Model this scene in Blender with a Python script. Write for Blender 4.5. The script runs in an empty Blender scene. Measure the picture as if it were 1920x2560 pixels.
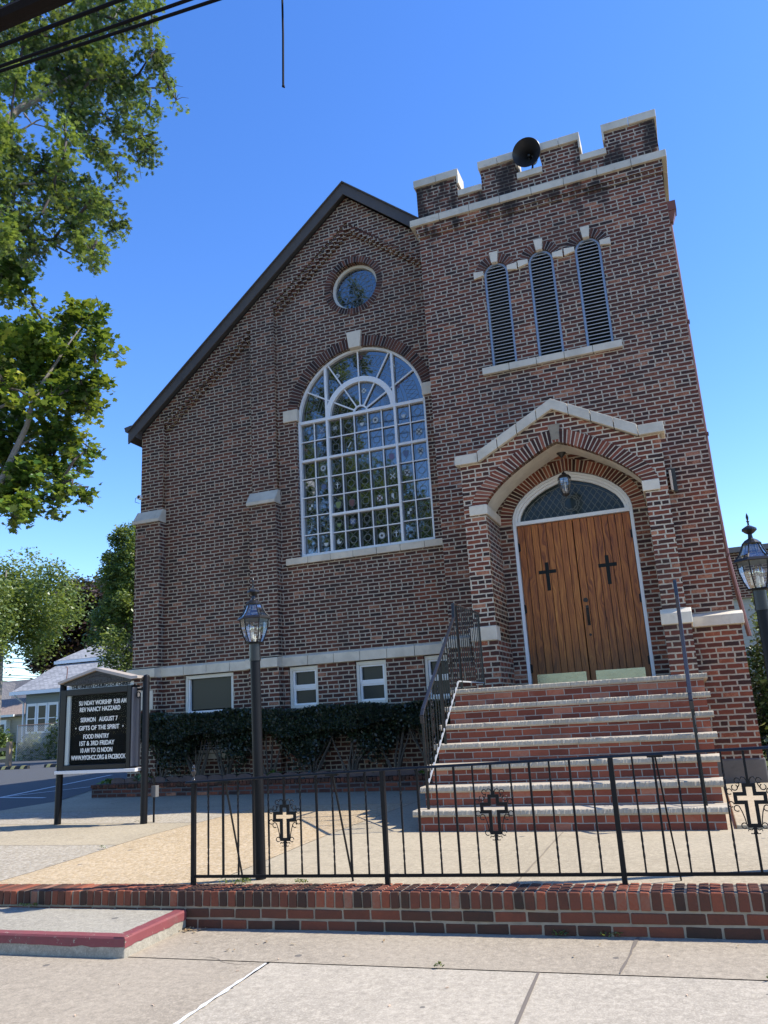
import bpy, math, random
import numpy as np
from mathutils import Vector, Matrix
random.seed(7); rng = np.random.default_rng(11)
S = bpy.context.scene
COL = S.collection
R = math.radians

# ------------------------------------------------------------------ camera
YAW, PITCH, ROLL, FPX = R(20.53), R(14.42), R(-3.33), 1970.0
cy_, sy_, cp_, sp_ = math.cos(YAW), math.sin(YAW), math.cos(PITCH), math.sin(PITCH)
fwd = Vector((-sy_*cp_, cy_*cp_, sp_)); rgt = Vector((cy_, sy_, 0)); up = rgt.cross(fwd)
rt = rgt*math.cos(ROLL)+up*math.sin(ROLL); upv = up*math.cos(ROLL)-rgt*math.sin(ROLL)
cd = bpy.data.cameras.new('camera'); cam = bpy.data.objects.new('camera', cd); COL.objects.link(cam)
cd.sensor_fit = 'VERTICAL'; cd.sensor_height = 24.0; cd.lens = FPX/2560*24.0
cd.clip_start = 0.05; cd.clip_end = 3000
M = Matrix.Identity(4)
for i in range(3):
    M[i][0], M[i][1], M[i][2] = rt[i], upv[i], -fwd[i]
cam.matrix_world = M
S.camera = cam

# ------------------------------------------------------------------ light
SUNV = Vector((0.85, 0.245, 1.0)).normalized()
el = math.asin(SUNV.z); az = math.atan2(SUNV.x, SUNV.y)
W = bpy.data.worlds.new('World'); S.world = W; W.use_nodes = True
wn = W.node_tree; bg = wn.nodes['Background']
sky = wn.nodes.new('ShaderNodeTexSky'); sky.sky_type = 'NISHITA'; sky.sun_disc = False
sky.sun_elevation = el; sky.sun_rotation = az
sky.air_density = 1.0; sky.dust_density = 0.15; sky.ozone_density = 3.0
hs0 = wn.nodes.new('ShaderNodeHueSaturation'); hs0.inputs['Hue'].default_value = .512; hs0.inputs['Saturation'].default_value = 1.26; hs0.inputs['Value'].default_value = 1.12
wn.links.new(sky.outputs[0], hs0.inputs['Color']); wn.links.new(hs0.outputs[0], bg.inputs[0]); bg.inputs[1].default_value = 0.15
sl = bpy.data.lights.new('sun', 'SUN'); sun = bpy.data.objects.new('sun', sl); COL.objects.link(sun)
sl.energy = 4.3; sl.angle = R(0.53); sl.color = (1.0, 0.94, 0.84)
sun.rotation_euler = (-SUNV).to_track_quat('-Z', 'Y').to_euler()
sun.location = (30, 8, 40)
S.view_settings.view_transform = 'Standard'; S.view_settings.look = 'None'
S.view_settings.gamma = 1.0; S.view_settings.exposure = 0.93

# ------------------------------------------------------------------ objects helpers
ORG = {}
def tag(o, label=None, cat=None, group=None, kind=None):
    if label: o['label'] = label
    if cat: o['category'] = cat
    if group: o['group'] = group
    if kind: o['kind'] = kind
    return o
def thing(name, label, cat, loc=(0, 0, 0), group=None):
    o = bpy.data.objects.new(name, None); COL.objects.link(o)
    o.location = loc; o.empty_display_size = 0.2; ORG[o.name] = Vector(loc)
    return tag(o, label, cat, group)
def link_mesh(name, me, mats, parent=None, loc=None, smooth=False):
    """me holds world coordinates; shift to the root's origin"""
    base = ORG[parent.name] if parent is not None else Vector(loc or (0, 0, 0))
    me.transform(Matrix.Translation(-base))
    o = bpy.data.objects.new(name, me); COL.objects.link(o)
    if parent is not None: o.parent = parent; ORG[o.name] = base
    else: o.location = base; ORG[o.name] = base
    if not isinstance(mats, (list, tuple)): mats = [mats]
    me.materials.clear()
    for m in mats: me.materials.append(m)
    if smooth: me.polygons.foreach_set('use_smooth', [True]*len(me.polygons))
    me.update()
    return o
def copy_tree(o, parent=None):
    c = o.copy(); COL.objects.link(c)
    if parent is not None: c.parent = parent
    ORG[c.name] = ORG.get(o.name, Vector())
    for ch in [k for k in bpy.data.objects if k.parent == o]: copy_tree(ch, c)
    return c

class MB:
    def __init__(s): s.v = []; s.f = []; s.m = []; s.r = []; s.cur = 0; s.rv = 0.5
    def face(s, idx): s.f.append(tuple(idx)); s.m.append(s.cur); s.r.append(s.rv)
    def hexa(s, p):
        """8 points: bottom 4 ccw then top 4"""
        n = len(s.v); s.v += [tuple(q) for q in p]
        for a in ((0, 3, 2, 1), (4, 5, 6, 7), (0, 1, 5, 4), (1, 2, 6, 5), (2, 3, 7, 6), (3, 0, 4, 7)): s.face([n+i for i in a])
    def box(s, x0, x1, y0, y1, z0, z1):
        s.hexa([(x0, y0, z0), (x1, y0, z0), (x1, y1, z0), (x0, y1, z0), (x0, y0, z1), (x1, y0, z1), (x1, y1, z1), (x0, y1, z1)])
    def bar(s, a, b, w, h=None, upd=(0, 0, 1)):
        a = Vector(a); b = Vector(b); h = h or w; d = (b-a).normalized(); u = Vector(upd)
        if abs(d.dot(u)) > .98: u = Vector((0, 1, 0))
        x = d.cross(u).normalized()*w/2; y = x.cross(d).normalized()*h/2
        s.hexa([a-x-y, a+x-y, b+x-y, b-x-y, a-x+y, a+x+y, b+x+y, b-x+y])
    def tube(s, pts, rad, n=8, cap=True):
        pts = [Vector(p) for p in pts]; k = len(pts)
        rads = rad if isinstance(rad, (list, tuple)) else [rad]*k
        base = len(s.v); prev = None
        for i, p in enumerate(pts):
            d = (pts[min(i+1, k-1)]-pts[max(i-1, 0)]).normalized()
            u = Vector((0, 0, 1)) if abs(d.z) < .9 else Vector((0, 1, 0))
            if prev is not None: u = prev
            x = (u - d*u.dot(d)).normalized(); y = d.cross(x); prev = x
            for j in range(n):
                a = 2*math.pi*j/n; s.v.append(tuple(p+(x*math.cos(a)+y*math.sin(a))*rads[i]))
        for i in range(k-1):
            for j in range(n):
                a = base+i*n+j; b = base+i*n+(j+1) % n; s.face((a, b, b+n, a+n))
        if cap:
            s.face([base+j for j in range(n)][::-1]); s.face([base+(k-1)*n+j for j in range(n)])
    def lathe(s, c, prof, n=16, rot=0.0):
        """prof: list of (r,z) relative to c"""
        c = Vector(c); base = len(s.v)
        for r_, z in prof:
            for j in range(n):
                a = 2*math.pi*j/n+rot; s.v.append((c.x+r_*math.cos(a), c.y+r_*math.sin(a), c.z+z))
        for i in range(len(prof)-1):
            for j in range(n):
                a = base+i*n+j; b = base+i*n+(j+1) % n; s.face((a, b, b+n, a+n))
        s.face([base+j for j in range(n)][::-1]); s.face([base+(len(prof)-1)*n+j for j in range(n)])
    def prism(s, poly, y0, y1):
        """poly: (x,z) ccw, convex or mildly concave; extruded along y"""
        n = len(poly); b = len(s.v)
        s.v += [(x, y0, z) for x, z in poly]+[(x, y1, z) for x, z in poly]
        s.face(range(b, b+n)); s.face(list(range(b+n, b+2*n))[::-1])
        for i in range(n):
            j = (i+1) % n; s.face((b+j, b+i, b+n+i, b+n+j))
    def prismx(s, poly, x0, x1):
        """poly: (y,z) extruded along x"""
        n = len(poly); b = len(s.v)
        s.v += [(x0, y, z) for y, z in poly]+[(x1, y, z) for y, z in poly]
        s.face(list(range(b, b+n))[::-1]); s.face(range(b+n, b+2*n))
        for i in range(n):
            j = (i+1) % n; s.face((b+i, b+j, b+n+j, b+n+i))
    def build(s, name, mats, parent=None, loc=None, smooth=False, bevel=0.0):
        me = bpy.data.meshes.new(name); me.from_pydata(s.v, [], s.f); me.update()
        a = me.attributes.new('rnd', 'FLOAT', 'FACE'); a.data.foreach_set('value', s.r)
        mi = list(s.m)
        o = link_mesh(name, me, mats, parent, loc, smooth)
        me.polygons.foreach_set('material_index', mi)
        import bmesh
        bm = bmesh.new(); bm.from_mesh(me); bmesh.ops.recalc_face_normals(bm, faces=bm.faces); bm.to_mesh(me); bm.free()
        if bevel:
            md = o.modifiers.new('bevel', 'BEVEL'); md.width = bevel; md.segments = 2; md.limit_method = 'ANGLE'; md.angle_limit = R(50)
        if smooth:
            try: me.set_sharp_from_angle(angle=R(40))
            except Exception: pass
        return o

def plate(name, outer, holes, y0, y1, mat, parent=None, loc=None):
    """flat wall in xz with holes, solid from y0 (front) to y1 (back)"""
    cu = bpy.data.curves.new(name, 'CURVE'); cu.dimensions = '2D'; cu.fill_mode = 'BOTH'
    cu.extrude = abs(y1-y0)/2
    for poly in [outer]+list(holes):
        sp = cu.splines.new('POLY'); sp.points.add(len(poly)-1)
        for i, (x, z) in enumerate(poly): sp.points[i].co = (x, z, 0, 1)
        sp.use_cyclic_u = True
    ob = bpy.data.objects.new('tmp', cu); COL.objects.link(ob)
    dg = bpy.context.evaluated_depsgraph_get()
    me = bpy.data.meshes.new_from_object(ob.evaluated_get(dg))
    bpy.data.objects.remove(ob); bpy.data.curves.remove(cu)
    ym = (y0+y1)/2
    me.transform(Matrix(((1, 0, 0, 0), (0, 0, -1, ym), (0, 1, 0, 0), (0, 0, 0, 1))))
    me.name = name
    return link_mesh(name, me, mat, parent, loc)

def text_mesh(name, body, size, x, y, z, mat, parent, width=None, extrude=0.002, align='LEFT', bold=0.0, xs=1.0, pts=None):
    cu = bpy.data.curves.new(name, 'FONT'); cu.body = body; cu.size = size; cu.extrude = extrude
    cu.align_x = align; cu.offset = bold
    ob = bpy.data.objects.new('tmp', cu); COL.objects.link(ob)
    bpy.context.view_layer.update()
    dg = bpy.context.evaluated_depsgraph_get()
    me = bpy.data.meshes.new_from_object(ob.evaluated_get(dg))
    bpy.data.objects.remove(ob); bpy.data.curves.remove(cu)
    if width:
        xs_ = [v.co.x for v in me.vertices]; xs = width/(max(xs_)-min(xs_)); x -= min(xs_)*xs if align == 'LEFT' else 0
    if pts:  # bend along an arc: z += pts(x)
        for v in me.vertices: v.co.y += pts(v.co.x*xs+x)
    me.transform(Matrix(((xs, 0, 0, x), (0, 0, -1, y), (0, 1, 0, z), (0, 0, 0, 1))))
    return link_mesh(name, me, mat, parent)

# ------------------------------------------------------------------ materials
class NB:
    def __init__(s, name):
        s.mat = bpy.data.materials.new(name); s.mat.use_nodes = True
        s.t = s.mat.node_tree; s.b = s.t.nodes['Principled BSDF']; s.out = s.t.nodes['Material Output']
    def n(s, ty, **kw):
        x = s.t.nodes.new(ty)
        for k, v in kw.items(): setattr(x, k, v)
        return x
    def l(s, a, b): s.t.links.new(a, b)
    def inp(s, sock, v):
        if isinstance(v, bpy.types.NodeSocket): s.l(v, sock)
        else: sock.default_value = v
    def m(s, op, a, b=0.0, c=0.0, clamp=False):
        x = s.n('ShaderNodeMath', operation=op, use_clamp=clamp)
        s.inp(x.inputs[0], a); s.inp(x.inputs[1], b); s.inp(x.inputs[2], c)
        return x.outputs[0]
    def noise(s, vec, scale, detail=3, rough=.55, dist=0.0, dim='3D'):
        x = s.n('ShaderNodeTexNoise', noise_dimensions=dim)
        if vec is not None: s.l(vec, x.inputs['Vector'])
        x.inputs['Scale'].default_value = scale; x.inputs['Detail'].default_value = detail
        x.inputs['Roughness'].default_value = rough; x.inputs['Distortion'].default_value = dist
        return x.outputs[0]
    def ramp(s, f, stops, interp='LINEAR'):
        x = s.n('ShaderNodeValToRGB'); cr = x.color_ramp; cr.interpolation = interp
        while len(cr.elements) > 1: cr.elements.remove(cr.elements[-1])
        cr.elements[0].position = stops[0][0]; cr.elements[0].color = col(stops[0][1])
        for p, c in stops[1:]:
            e = cr.elements.new(p); e.color = col(c)
        s.inp(x.inputs[0], f); return x.outputs[0]
    def mix(s, f, a, b, bt='MIX'):
        x = s.n('ShaderNodeMix', data_type='RGBA', blend_type=bt)
        s.inp(x.inputs[0], f)
        for k, v in ((6, a), (7, b)):
            if isinstance(v, bpy.types.NodeSocket): s.l(v, x.inputs[k])
            else: x.inputs[k].default_value = col(v)
        return x.outputs[2]
    def mixf(s, f, a, b): return s.m('ADD', s.m('MULTIPLY', a, s.m('SUBTRACT', 1.0, f)), s.m('MULTIPLY', b, f))
    def comb(s, x, y, z):
        c = s.n('ShaderNodeCombineXYZ')
        for i, v in enumerate((x, y, z)): s.inp(c.inputs[i], v)
        return c.outputs[0]
    def smooth(s, v, a, b):
        x = s.n('ShaderNodeMapRange', interpolation_type='SMOOTHSTEP', clamp=True)
        s.inp(x.inputs[0], v); x.inputs[1].default_value = a; x.inputs[2].default_value = b
        return x.outputs[0]
    def pos(s):
        g = s.n('ShaderNodeNewGeometry'); sp = s.n('ShaderNodeSeparateXYZ'); s.l(g.outputs['Position'], sp.inputs[0])
        nn = s.n('ShaderNodeSeparateXYZ'); s.l(g.outputs['True Normal'], nn.inputs[0])
        return g.outputs['Position'], sp.outputs, nn.outputs
    def bump(s, h, strength=.5, dist=.01):
        x = s.n('ShaderNodeBump'); x.inputs['Strength'].default_value = strength; x.inputs['Distance'].default_value = dist
        s.l(h, x.inputs['Height']); s.l(x.outputs[0], s.b.inputs['Normal'])
    def base(s, c, rough=.6, metal=0.0, spec=.5):
        s.inp(s.b.inputs['Base Color'], c if isinstance(c, bpy.types.NodeSocket) else col(c))
        s.inp(s.b.inputs['Roughness'], rough); s.b.inputs['Metallic'].default_value = metal
        s.b.inputs['Specular IOR Level'].default_value = spec
def col(c): return tuple(c) if len(c) == 4 else (*c, 1.0)

DARKPAL = [(0.0, (.036, .022, .020)), (.06, (.052, .027, .023)), (.4, (.078, .032, .024)), (.75, (.102, .039, .027)), (.93, (.130, .048, .031)), (.985, (.24, .10, .055)), (1.0, (.34, .16, .10))]
REDPAL = [(0.0, (.045, .025, .021)), (.15, (.090, .034, .024)), (.45, (.145, .043, .027)), (.75, (.195, .055, .031)), (.93, (.27, .082, .042)), (1.0, (.42, .18, .10))]
def brick_mat(name, course=.0677, z0=.945, Ls=.2133, joint=.0185, hdr=True, mort=(.51, .43, .325), red=0.3, redspots=.5, stain=False, pal0=DARKPAL, pal1=REDPAL, wob=1.0, eff=.0):
    k = NB(name); P, xyz, nn = k.pos()
    sx = k.m('GREATER_THAN', k.m('ABSOLUTE', nn[0]), .6); sz = k.m('GREATER_THAN', k.m('ABSOLUTE', nn[2]), .75)
    n1 = k.noise(P, 14, 2, .6); n2 = k.noise(P, 19, 3, .6)
    nwob = k.m('MULTIPLY', k.m('SUBTRACT', n1, .5), .016*wob)
    u = k.m('ADD', k.mixf(sx, xyz[0], xyz[1]), nwob)
    nslow = k.noise(P, 3.1, 1, .5)
    v = k.m('ADD', k.mixf(sz, xyz[2], xyz[1]), k.m('ADD', k.m('MULTIPLY', k.m('SUBTRACT', n2, .5), .013*wob), k.m('MULTIPLY', k.m('SUBTRACT', nslow, .5), .012*wob)))
    vv = k.m('DIVIDE', k.m('SUBTRACT', v, z0), course)
    row = k.m('FLOOR', vv); fv = k.m('FRACT', vv)
    if hdr:
        hd = k.m('LESS_THAN', k.m('FLOORED_MODULO', row, 6.0), .5)
        L = k.mixf(hd, Ls, Ls/2)
    else: L = Ls
    wn_ = k.n('ShaderNodeTexWhiteNoise', noise_dimensions='1D'); k.l(k.m('ADD', row, .37), wn_.inputs['W'])
    off = k.m('ADD', k.m('MULTIPLY', k.m('FLOORED_MODULO', row, 2.0), .5), k.m('MULTIPLY', wn_.outputs[0], .16))
    uu = k.m('ADD', k.m('DIVIDE', u, L), off)
    cc = k.m('FLOOR', uu); fu = k.m('FRACT', uu)
    du = k.m('MULTIPLY', k.m('MINIMUM', fu, k.m('SUBTRACT', 1.0, fu)), L)
    dv = k.m('MULTIPLY', k.m('MINIMUM', fv, k.m('SUBTRACT', 1.0, fv)), course)
    d = k.m('SUBTRACT', k.m('MINIMUM', du, dv), joint/2)
    mask = k.smooth(d, -.0012, .0022)
    w3 = k.n('ShaderNodeTexWhiteNoise', noise_dimensions='3D'); k.l(k.comb(cc, row, sx), w3.inputs['Vector'])
    rid = w3.outputs[0]
    big = k.noise(P, .42, 3, .6); mid = k.noise(P, 1.9, 2, .5)
    fine = k.noise(P, 55, 3, .65); fine2 = k.noise(P, 9, 2, .6)
    rr = k.m('ADD', k.m('MULTIPLY', k.m('SUBTRACT', fine, .5), .30), k.m('ADD', k.m('MULTIPLY', k.m('SUBTRACT', fine2, .5), .25), rid), clamp=True)
    cA = k.ramp(rr, pal0); cB = k.ramp(rr, pal1)
    fac = k.smooth(k.m('ADD', k.m('ADD', k.m('MULTIPLY', big, .75), k.m('MULTIPLY', mid, .45)), k.m('MULTIPLY', w3.outputs[0], redspots*.35)), .74-red*.35, 1.08-red*.35)
    bc = k.mix(fac, cA, cB)
    mc = k.mix(k.noise(P, 6, 3), mort, tuple(c*.66 for c in mort))
    c = k.mix(mask, mc, bc)
    # repointed, sooty and rubbed patches of the old wall
    so = k.smooth(k.noise(k.comb(k.m('MULTIPLY', xyz[0], 1.0), xyz[1], k.m('MULTIPLY', xyz[2], .55)), .9, 5, .65), .50, .74)
    c = k.mix(k.m('MULTIPLY', so, .36), c, (.045, .034, .028))
    ru = k.smooth(k.noise(k.comb(k.m('ADD', xyz[0], 31.0), xyz[1], xyz[2]), 1.7, 6, .7), .56, .80)
    c = k.mix(k.m('MULTIPLY', ru, .16), c, (.30, .24, .19))
    if eff:
        e = k.smooth(k.noise(P, 3.3, 4, .6), .60, .78)
        c = k.mix(k.m('MULTIPLY', e, eff), c, (.42, .38, .33))
    if stain:
        st = k.noise(k.comb(k.m('MULTIPLY', xyz[0], 2.6), k.m('MULTIPLY', xyz[1], 2.6), k.m('MULTIPLY', xyz[2], .9)), 1.0, 4, .6)
        top = k.smooth(xyz[2], 7.55, 8.38)
        f = k.m('MULTIPLY', k.m('MULTIPLY', top, k.smooth(st, .47, .62)), .85)
        c = k.mix(f, c, (.022, .019, .017))
    k.base(c, .88, spec=.25)
    h = k.m('ADD', k.m('MULTIPLY', mask, 1.0), k.m('MULTIPLY', fine, .35))
    k.bump(h, .6, .006)
    return k.mat
M_NAVE = brick_mat('nave_brick', red=.22, redspots=.12)
M_NAVEP = brick_mat('nave_plinth_brick', course=.0753, joint=.020, red=.16, redspots=.3)
M_TOWER = brick_mat('tower_brick', red=.68, redspots=.16, stain=True)
M_PORCH = brick_mat('porch_brick', red=.75, redspots=.45, mort=(.64, .54, .40))
M_PLINTH = brick_mat('plinth_brick', course=.0753, red=1.2, redspots=.3, mort=(.50, .42, .31), joint=.020)
M_STEP = brick_mat('step_brick', course=.0715, z0=-1.175, hdr=False, joint=.009, Ls=.2135, mort=(.38, .34, .29), red=1.6, wob=.6, eff=.28,
                   pal1=[(0, (.14, .042, .028)), (.5, (.235, .066, .038)), (.8, (.31, .090, .050)), (1, (.38, .16, .10))])
M_BED = brick_mat('bed_brick', course=.068, z0=-1.17, hdr=False, red=.5, mort=(.13, .12, .11))

def unit_brick(name, pal, mort=None):
    k = NB(name); P, xyz, nn = k.pos()
    a = k.n('ShaderNodeAttribute', attribute_name='rnd')
    f = k.noise(P, 60, 4, .65); f2 = k.noise(P, 8, 3, .6)
    rr = k.m('ADD', k.m('ADD', k.m('MULTIPLY', k.m('SUBTRACT', f, .5), .28), k.m('MULTIPLY', k.m('SUBTRACT', f2, .5), .3)), a.outputs['Fac'], clamp=True)
    c = k.ramp(rr, pal)
    if mort:
        c = k.mix(k.m('MULTIPLY', k.smooth(k.noise(P, 4.2, 6, .7), .58, .72), .55), c, (.035, .036, .020))
        c = k.mix(k.m('MULTIPLY', k.smooth(k.noise(k.comb(k.m('ADD', xyz[0], 9.0), xyz[1], xyz[2]), 6.5, 5, .75), .62, .78), .30), c, (.30, .25, .20))
    k.base(c, .85, spec=.25); k.bump(k.m('ADD', f, f2), .6, .004); return k.mat
M_VOUS_D = unit_brick('arch_brick_dark', [(0, (.028, .019, .018)), (.4, (.070, .034, .027)), (.8, (.115, .048, .034)), (1, (.17, .068, .043))])
M_VOUS_R = unit_brick('arch_brick_red', [(0, (.040, .021, .018)), (.3, (.10, .033, .024)), (.7, (.20, .055, .032)), (1, (.33, .13, .08))])
M_WALLB = unit_brick('wall_brick', [(0, (.050, .030, .021)), (.3, (.092, .040, .025)), (.6, (.155, .052, .030)), (.85, (.25, .072, .036)), (1, (.25, .12, .075))], True)
def simple(name, c, rough=.6, metal=0, spec=.5, nscale=0, namt=.15, bump=0, bscale=30):
    k = NB(name)
    if nscale:
        P, xyz, nn = k.pos(); n_ = k.noise(P, nscale, 5, .6)
        cc = k.mix(n_, tuple(x*(1-namt) for x in c), tuple(min(1, x*(1+namt)) for x in c)); k.base(cc, rough, metal, spec)
    else: k.base(c, rough, metal, spec)
    if bump:
        P, xyz, nn = k.pos(); k.bump(k.noise(P, bscale, 4, .6), .6, bump)
    return k.mat
def stone_mat(name, c, dirt=.5):
    k = NB(name); P, xyz, nn = k.pos()
    n1 = k.noise(P, 2.2, 5, .65); n2 = k.noise(P, 45, 3, .6)
    c1 = k.mix(k.smooth(n1, .38, .68), c, tuple(x*.80 for x in c))
    c2 = k.mix(k.m('MULTIPLY', k.smooth(k.noise(P, 5, 6, .75), .55, .75), dirt), c1, (c[0]*.45, c[1]*.42, c[2]*.36))
    k.base(c2, .85, spec=.25); k.bump(n2, .5, .003); return k.mat
M_STONE = stone_mat('limestone', (.72, .63, .49), .30)
M_STONE2 = stone_mat('weathered_limestone', (.63, .565, .45), .55)
M_JOINT = simple('stone_joint', (.10, .09, .08), .95)
M_TREAD = stone_mat('tread_stone', (.43, .37, .28), .6)
M_MORTAR = simple('mortar', (.27, .225, .16), .95, nscale=9, namt=.55, bump=.004)
M_MORTL = simple('pale_mortar', (.56, .47, .35), .95, nscale=20, namt=.3, bump=.003)
M_MORTARD = simple('grey_mortar', (.36, .33, .285), .95, nscale=20, namt=.3, bump=.003)
M_PLASTER = stone_mat('cream_plaster', (.74, .69, .58), .25)
M_WHITE = simple('white_paint', (.78, .78, .76), .45, nscale=3, namt=.06)
M_CREAM = simple('aged_white_paint', (.72, .68, .58), .5, nscale=6, namt=.12)
M_BLACK = simple('black_iron', (.006, .006, .007), .42, 0, .2, nscale=30, namt=.3, bump=.001)
M_RAIL = simple('worn_black_rail', (.006, .006, .007), .30, 0, .45)
M_HRAIL = simple('polished_handrail', (.035, .035, .037), .20, .3, .7)
M_PALEBAR = simple('pale_grey_bar', (.34, .35, .36), .5)
M_BRONZE = simple('dark_bronze_metal', (.022, .021, .020), .30, .3, .5)
M_BARGE = simple('brown_fascia', (.075, .062, .052), .6, nscale=8, namt=.2)
M_ROOF = simple('asphalt_shingle', (.06, .055, .05), .9, nscale=12, namt=.3)
M_GALV = simple('galvanised_metal', (.30, .33, .37), .45, .55, nscale=10, namt=.2)
M_LOUVER = simple('pale_louver_slat', (.42, .42, .40), .6, nscale=8, namt=.15)
M_VOID = simple('dark_interior', (.006, .006, .006), .95)
M_COPPER = simple('red_painted_downspout', (.15, .060, .042), .5, nscale=5, namt=.3)
M_LEAD = simple('lead_came', (.16, .18, .17), .6)
M_SILVER = simple('silver_rail', (.55, .56, .58), .3, .8)
def glass_dark(name, c=(.012, .015, .016), rough=.02, ior=2.1, nz=0.0):
    k = NB(name); k.base(c, rough, 0, .9); k.b.inputs['IOR'].default_value = ior
    k.b.inputs['Coat Weight'].default_value = 1.0 if ior > 1.7 else 0.0; k.b.inputs['Specular IOR Level'].default_value = .9 if ior > 1.7 else .35; k.b.inputs['Coat Roughness'].default_value = .01; k.b.inputs['Coat IOR'].default_value = 1.8
    if nz:
        P, xyz, nn = k.pos(); k.bump(k.noise(P, 1.6, 2, .5), nz, .02)
    return k.mat
M_GLASS = glass_dark('leaded_window_glass', ior=1.8, nz=.10)
M_GLASSD = glass_dark('basement_glass', (.040, .044, .038), .22, 1.35)
M_TGLASS = glass_dark('transom_glass', (.022, .032, .028), .10, 1.5)
def clear_glass(name, tint=(.93, .96, .95), refl=.14, edge=.65):
    k = NB(name); g = k.n('ShaderNodeBsdfGlossy'); g.inputs['Roughness'].default_value = .03
    t = k.n('ShaderNodeBsdfTransparent'); t.inputs[0].default_value = col(tint)
    lw = k.n('ShaderNodeLayerWeight'); lw.inputs[0].default_value = .35
    f = k.m('ADD', k.m('MULTIPLY', lw.outputs['Facing'], edge), refl, clamp=True)
    mx = k.n('ShaderNodeMixShader'); k.l(f, mx.inputs[0]); k.l(t.outputs[0], mx.inputs[1]); k.l(g.outputs[0], mx.inputs[2])
    k.l(mx.outputs[0], k.out.inputs['Surface']); return k.mat
M_CLEAR = clear_glass('lantern_glass')
M_SIGNGLASS = clear_glass('sign_glass', (1, 1, 1), .001, .004)
def wood_mat():
    k = NB('door_wood'); P, xyz, nn = k.pos()
    a = k.n('ShaderNodeAttribute', attribute_name='rnd')
    sh = k.m('MULTIPLY', a.outputs['Fac'], 37.0)
    dx = k.m('MULTIPLY', k.m('SUBTRACT', k.noise(k.comb(k.m('ADD', xyz[0], sh), 0.0, k.m('MULTIPLY', xyz[2], .35)), 5, 2, .5), .5), .22)
    g = k.noise(k.comb(k.m('ADD', k.m('MULTIPLY', k.m('ADD', xyz[0], dx), 26), sh), sh, k.m('MULTIPLY', xyz[2], 1.1)), 2.0, 4, .6, .4)
    fine = k.noise(k.comb(k.m('MULTIPLY', xyz[0], 220), sh, k.m('MULTIPLY', xyz[2], 5)), 1.0, 3, .6)
    f = k.m('ADD', k.m('ADD', k.m('MULTIPLY', g, 1.0), k.m('MULTIPLY', k.m('SUBTRACT', fine, .5), .35)), k.m('MULTIPLY', k.m('SUBTRACT', a.outputs['Fac'], .5), .12))
    c = k.ramp(f, [(.20, (.075, .020, .005)), (.37, (.21, .056, .010)), (.50, (.35, .104, .017)), (.64, (.48, .165, .028)), (.82, (.60, .26, .06))])
    low = k.smooth(k.m('ADD', xyz[2], k.m('MULTIPLY', k.m('SUBTRACT', k.noise(P, 3, 4), .5), .9)), 1.25, .35)
    c = k.mix(k.m('MULTIPLY', low, .50), c, (.075, .042, .017))
    k.base(c, .42, spec=.35); k.bump(f, .4, .003); return k.mat
M_WOOD = wood_mat()
M_BRASS = simple('tarnished_brass', (.23, .235, .185), .22, .9, nscale=7, namt=.25, bump=.004, bscale=6)
M_DIRTBRASS = simple('dark_door_hardware', (.035, .028, .02), .5, .4)
def concrete(name, c, agg=0.0, scale=1.0, warm=None, cracks=0.0, dirt=.6, c_agg=None):
    k = NB(name); P, xyz, nn = k.pos()
    n1 = k.noise(P, .55*scale, 5, .6); n2 = k.noise(P, 3.2, 6, .7); n3 = k.noise(P, 85, 3, .7)
    a = k.mix(k.smooth(n1, .32, .70), tuple(x*1.06 for x in c), tuple(x*.84 for x in c))
    a = k.mix(k.m('MULTIPLY', k.smooth(n2, .50, .80), dirt*.35), a, tuple(x*.58 for x in c))
    a = k.mix(k.smooth(n3, .44, .70), a, tuple(min(1, x*1.30) for x in c))
    n5 = k.noise(P, 24, 4, .75); a = k.mix(k.m('MULTIPLY', k.smooth(n5, .50, .68), .55), a, tuple(x*.64 for x in c)); a = k.mix(k.m('MULTIPLY', k.smooth(n5, .48, .34), .7), a, tuple(min(1, x*1.35) for x in c))
    n6 = k.noise(P, 1.35, 7, .75, .8); a = k.mix(k.m('MULTIPLY', k.smooth(n6, .56, .72), dirt*.40), a, (c[0]*.62, c[1]*.58, c[2]*.52))
    a = k.mix(k.m('MULTIPLY', k.smooth(k.noise(P, 140, 2, .6), .60, .72), .5), a, tuple(x*.55 for x in c))
    vo = k.n('ShaderNodeTexVoronoi', feature='F1'); k.l(P, vo.inputs['Vector']); vo.inputs['Scale'].default_value = 34
    w = k.n('ShaderNodeTexWhiteNoise', noise_dimensions='3D'); k.l(vo.outputs['Position'], w.inputs['Vector'])
    h = n3
    if agg:
        vc = k.ramp(w.outputs[0], [(0, (.10, .085, .07)), (.3, (.26, .23, .19)), (.6, (.45, .41, .35)), (1, (.68, .64, .58))])
        a = k.mix(agg, a, vc); h = k.m('ADD', k.m('MULTIPLY', vo.outputs['Distance'], -1.6), n3)
    # rare dark spots (old gum)
    v2 = k.n('ShaderNodeTexVoronoi', feature='F1'); k.l(P, v2.inputs['Vector']); v2.inputs['Scale'].default_value = 3.2
    w2 = k.n('ShaderNodeTexWhiteNoise', noise_dimensions='3D'); k.l(v2.outputs['Position'], w2.inputs['Vector'])
    sp = k.m('MULTIPLY', k.m('LESS_THAN', v2.outputs['Distance'], k.m('MULTIPLY', w2.outputs[0], .10)), k.m('GREATER_THAN', w2.outputs[0], .40))
    a = k.mix(k.m('MULTIPLY', sp, .75), a, (.09, .085, .08))
    k.base(a, .9, spec=.2); k.bump(h, .45, .004 if not agg else .007); return k.mat
M_WALK = concrete('sidewalk_concrete', (.300, .256, .194))
M_WALK2 = concrete('pale_sidewalk_concrete', (.355, .312, .245))
M_TERR = concrete('terrace_concrete', (.335, .283, .198), dirt=1.0)
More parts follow.
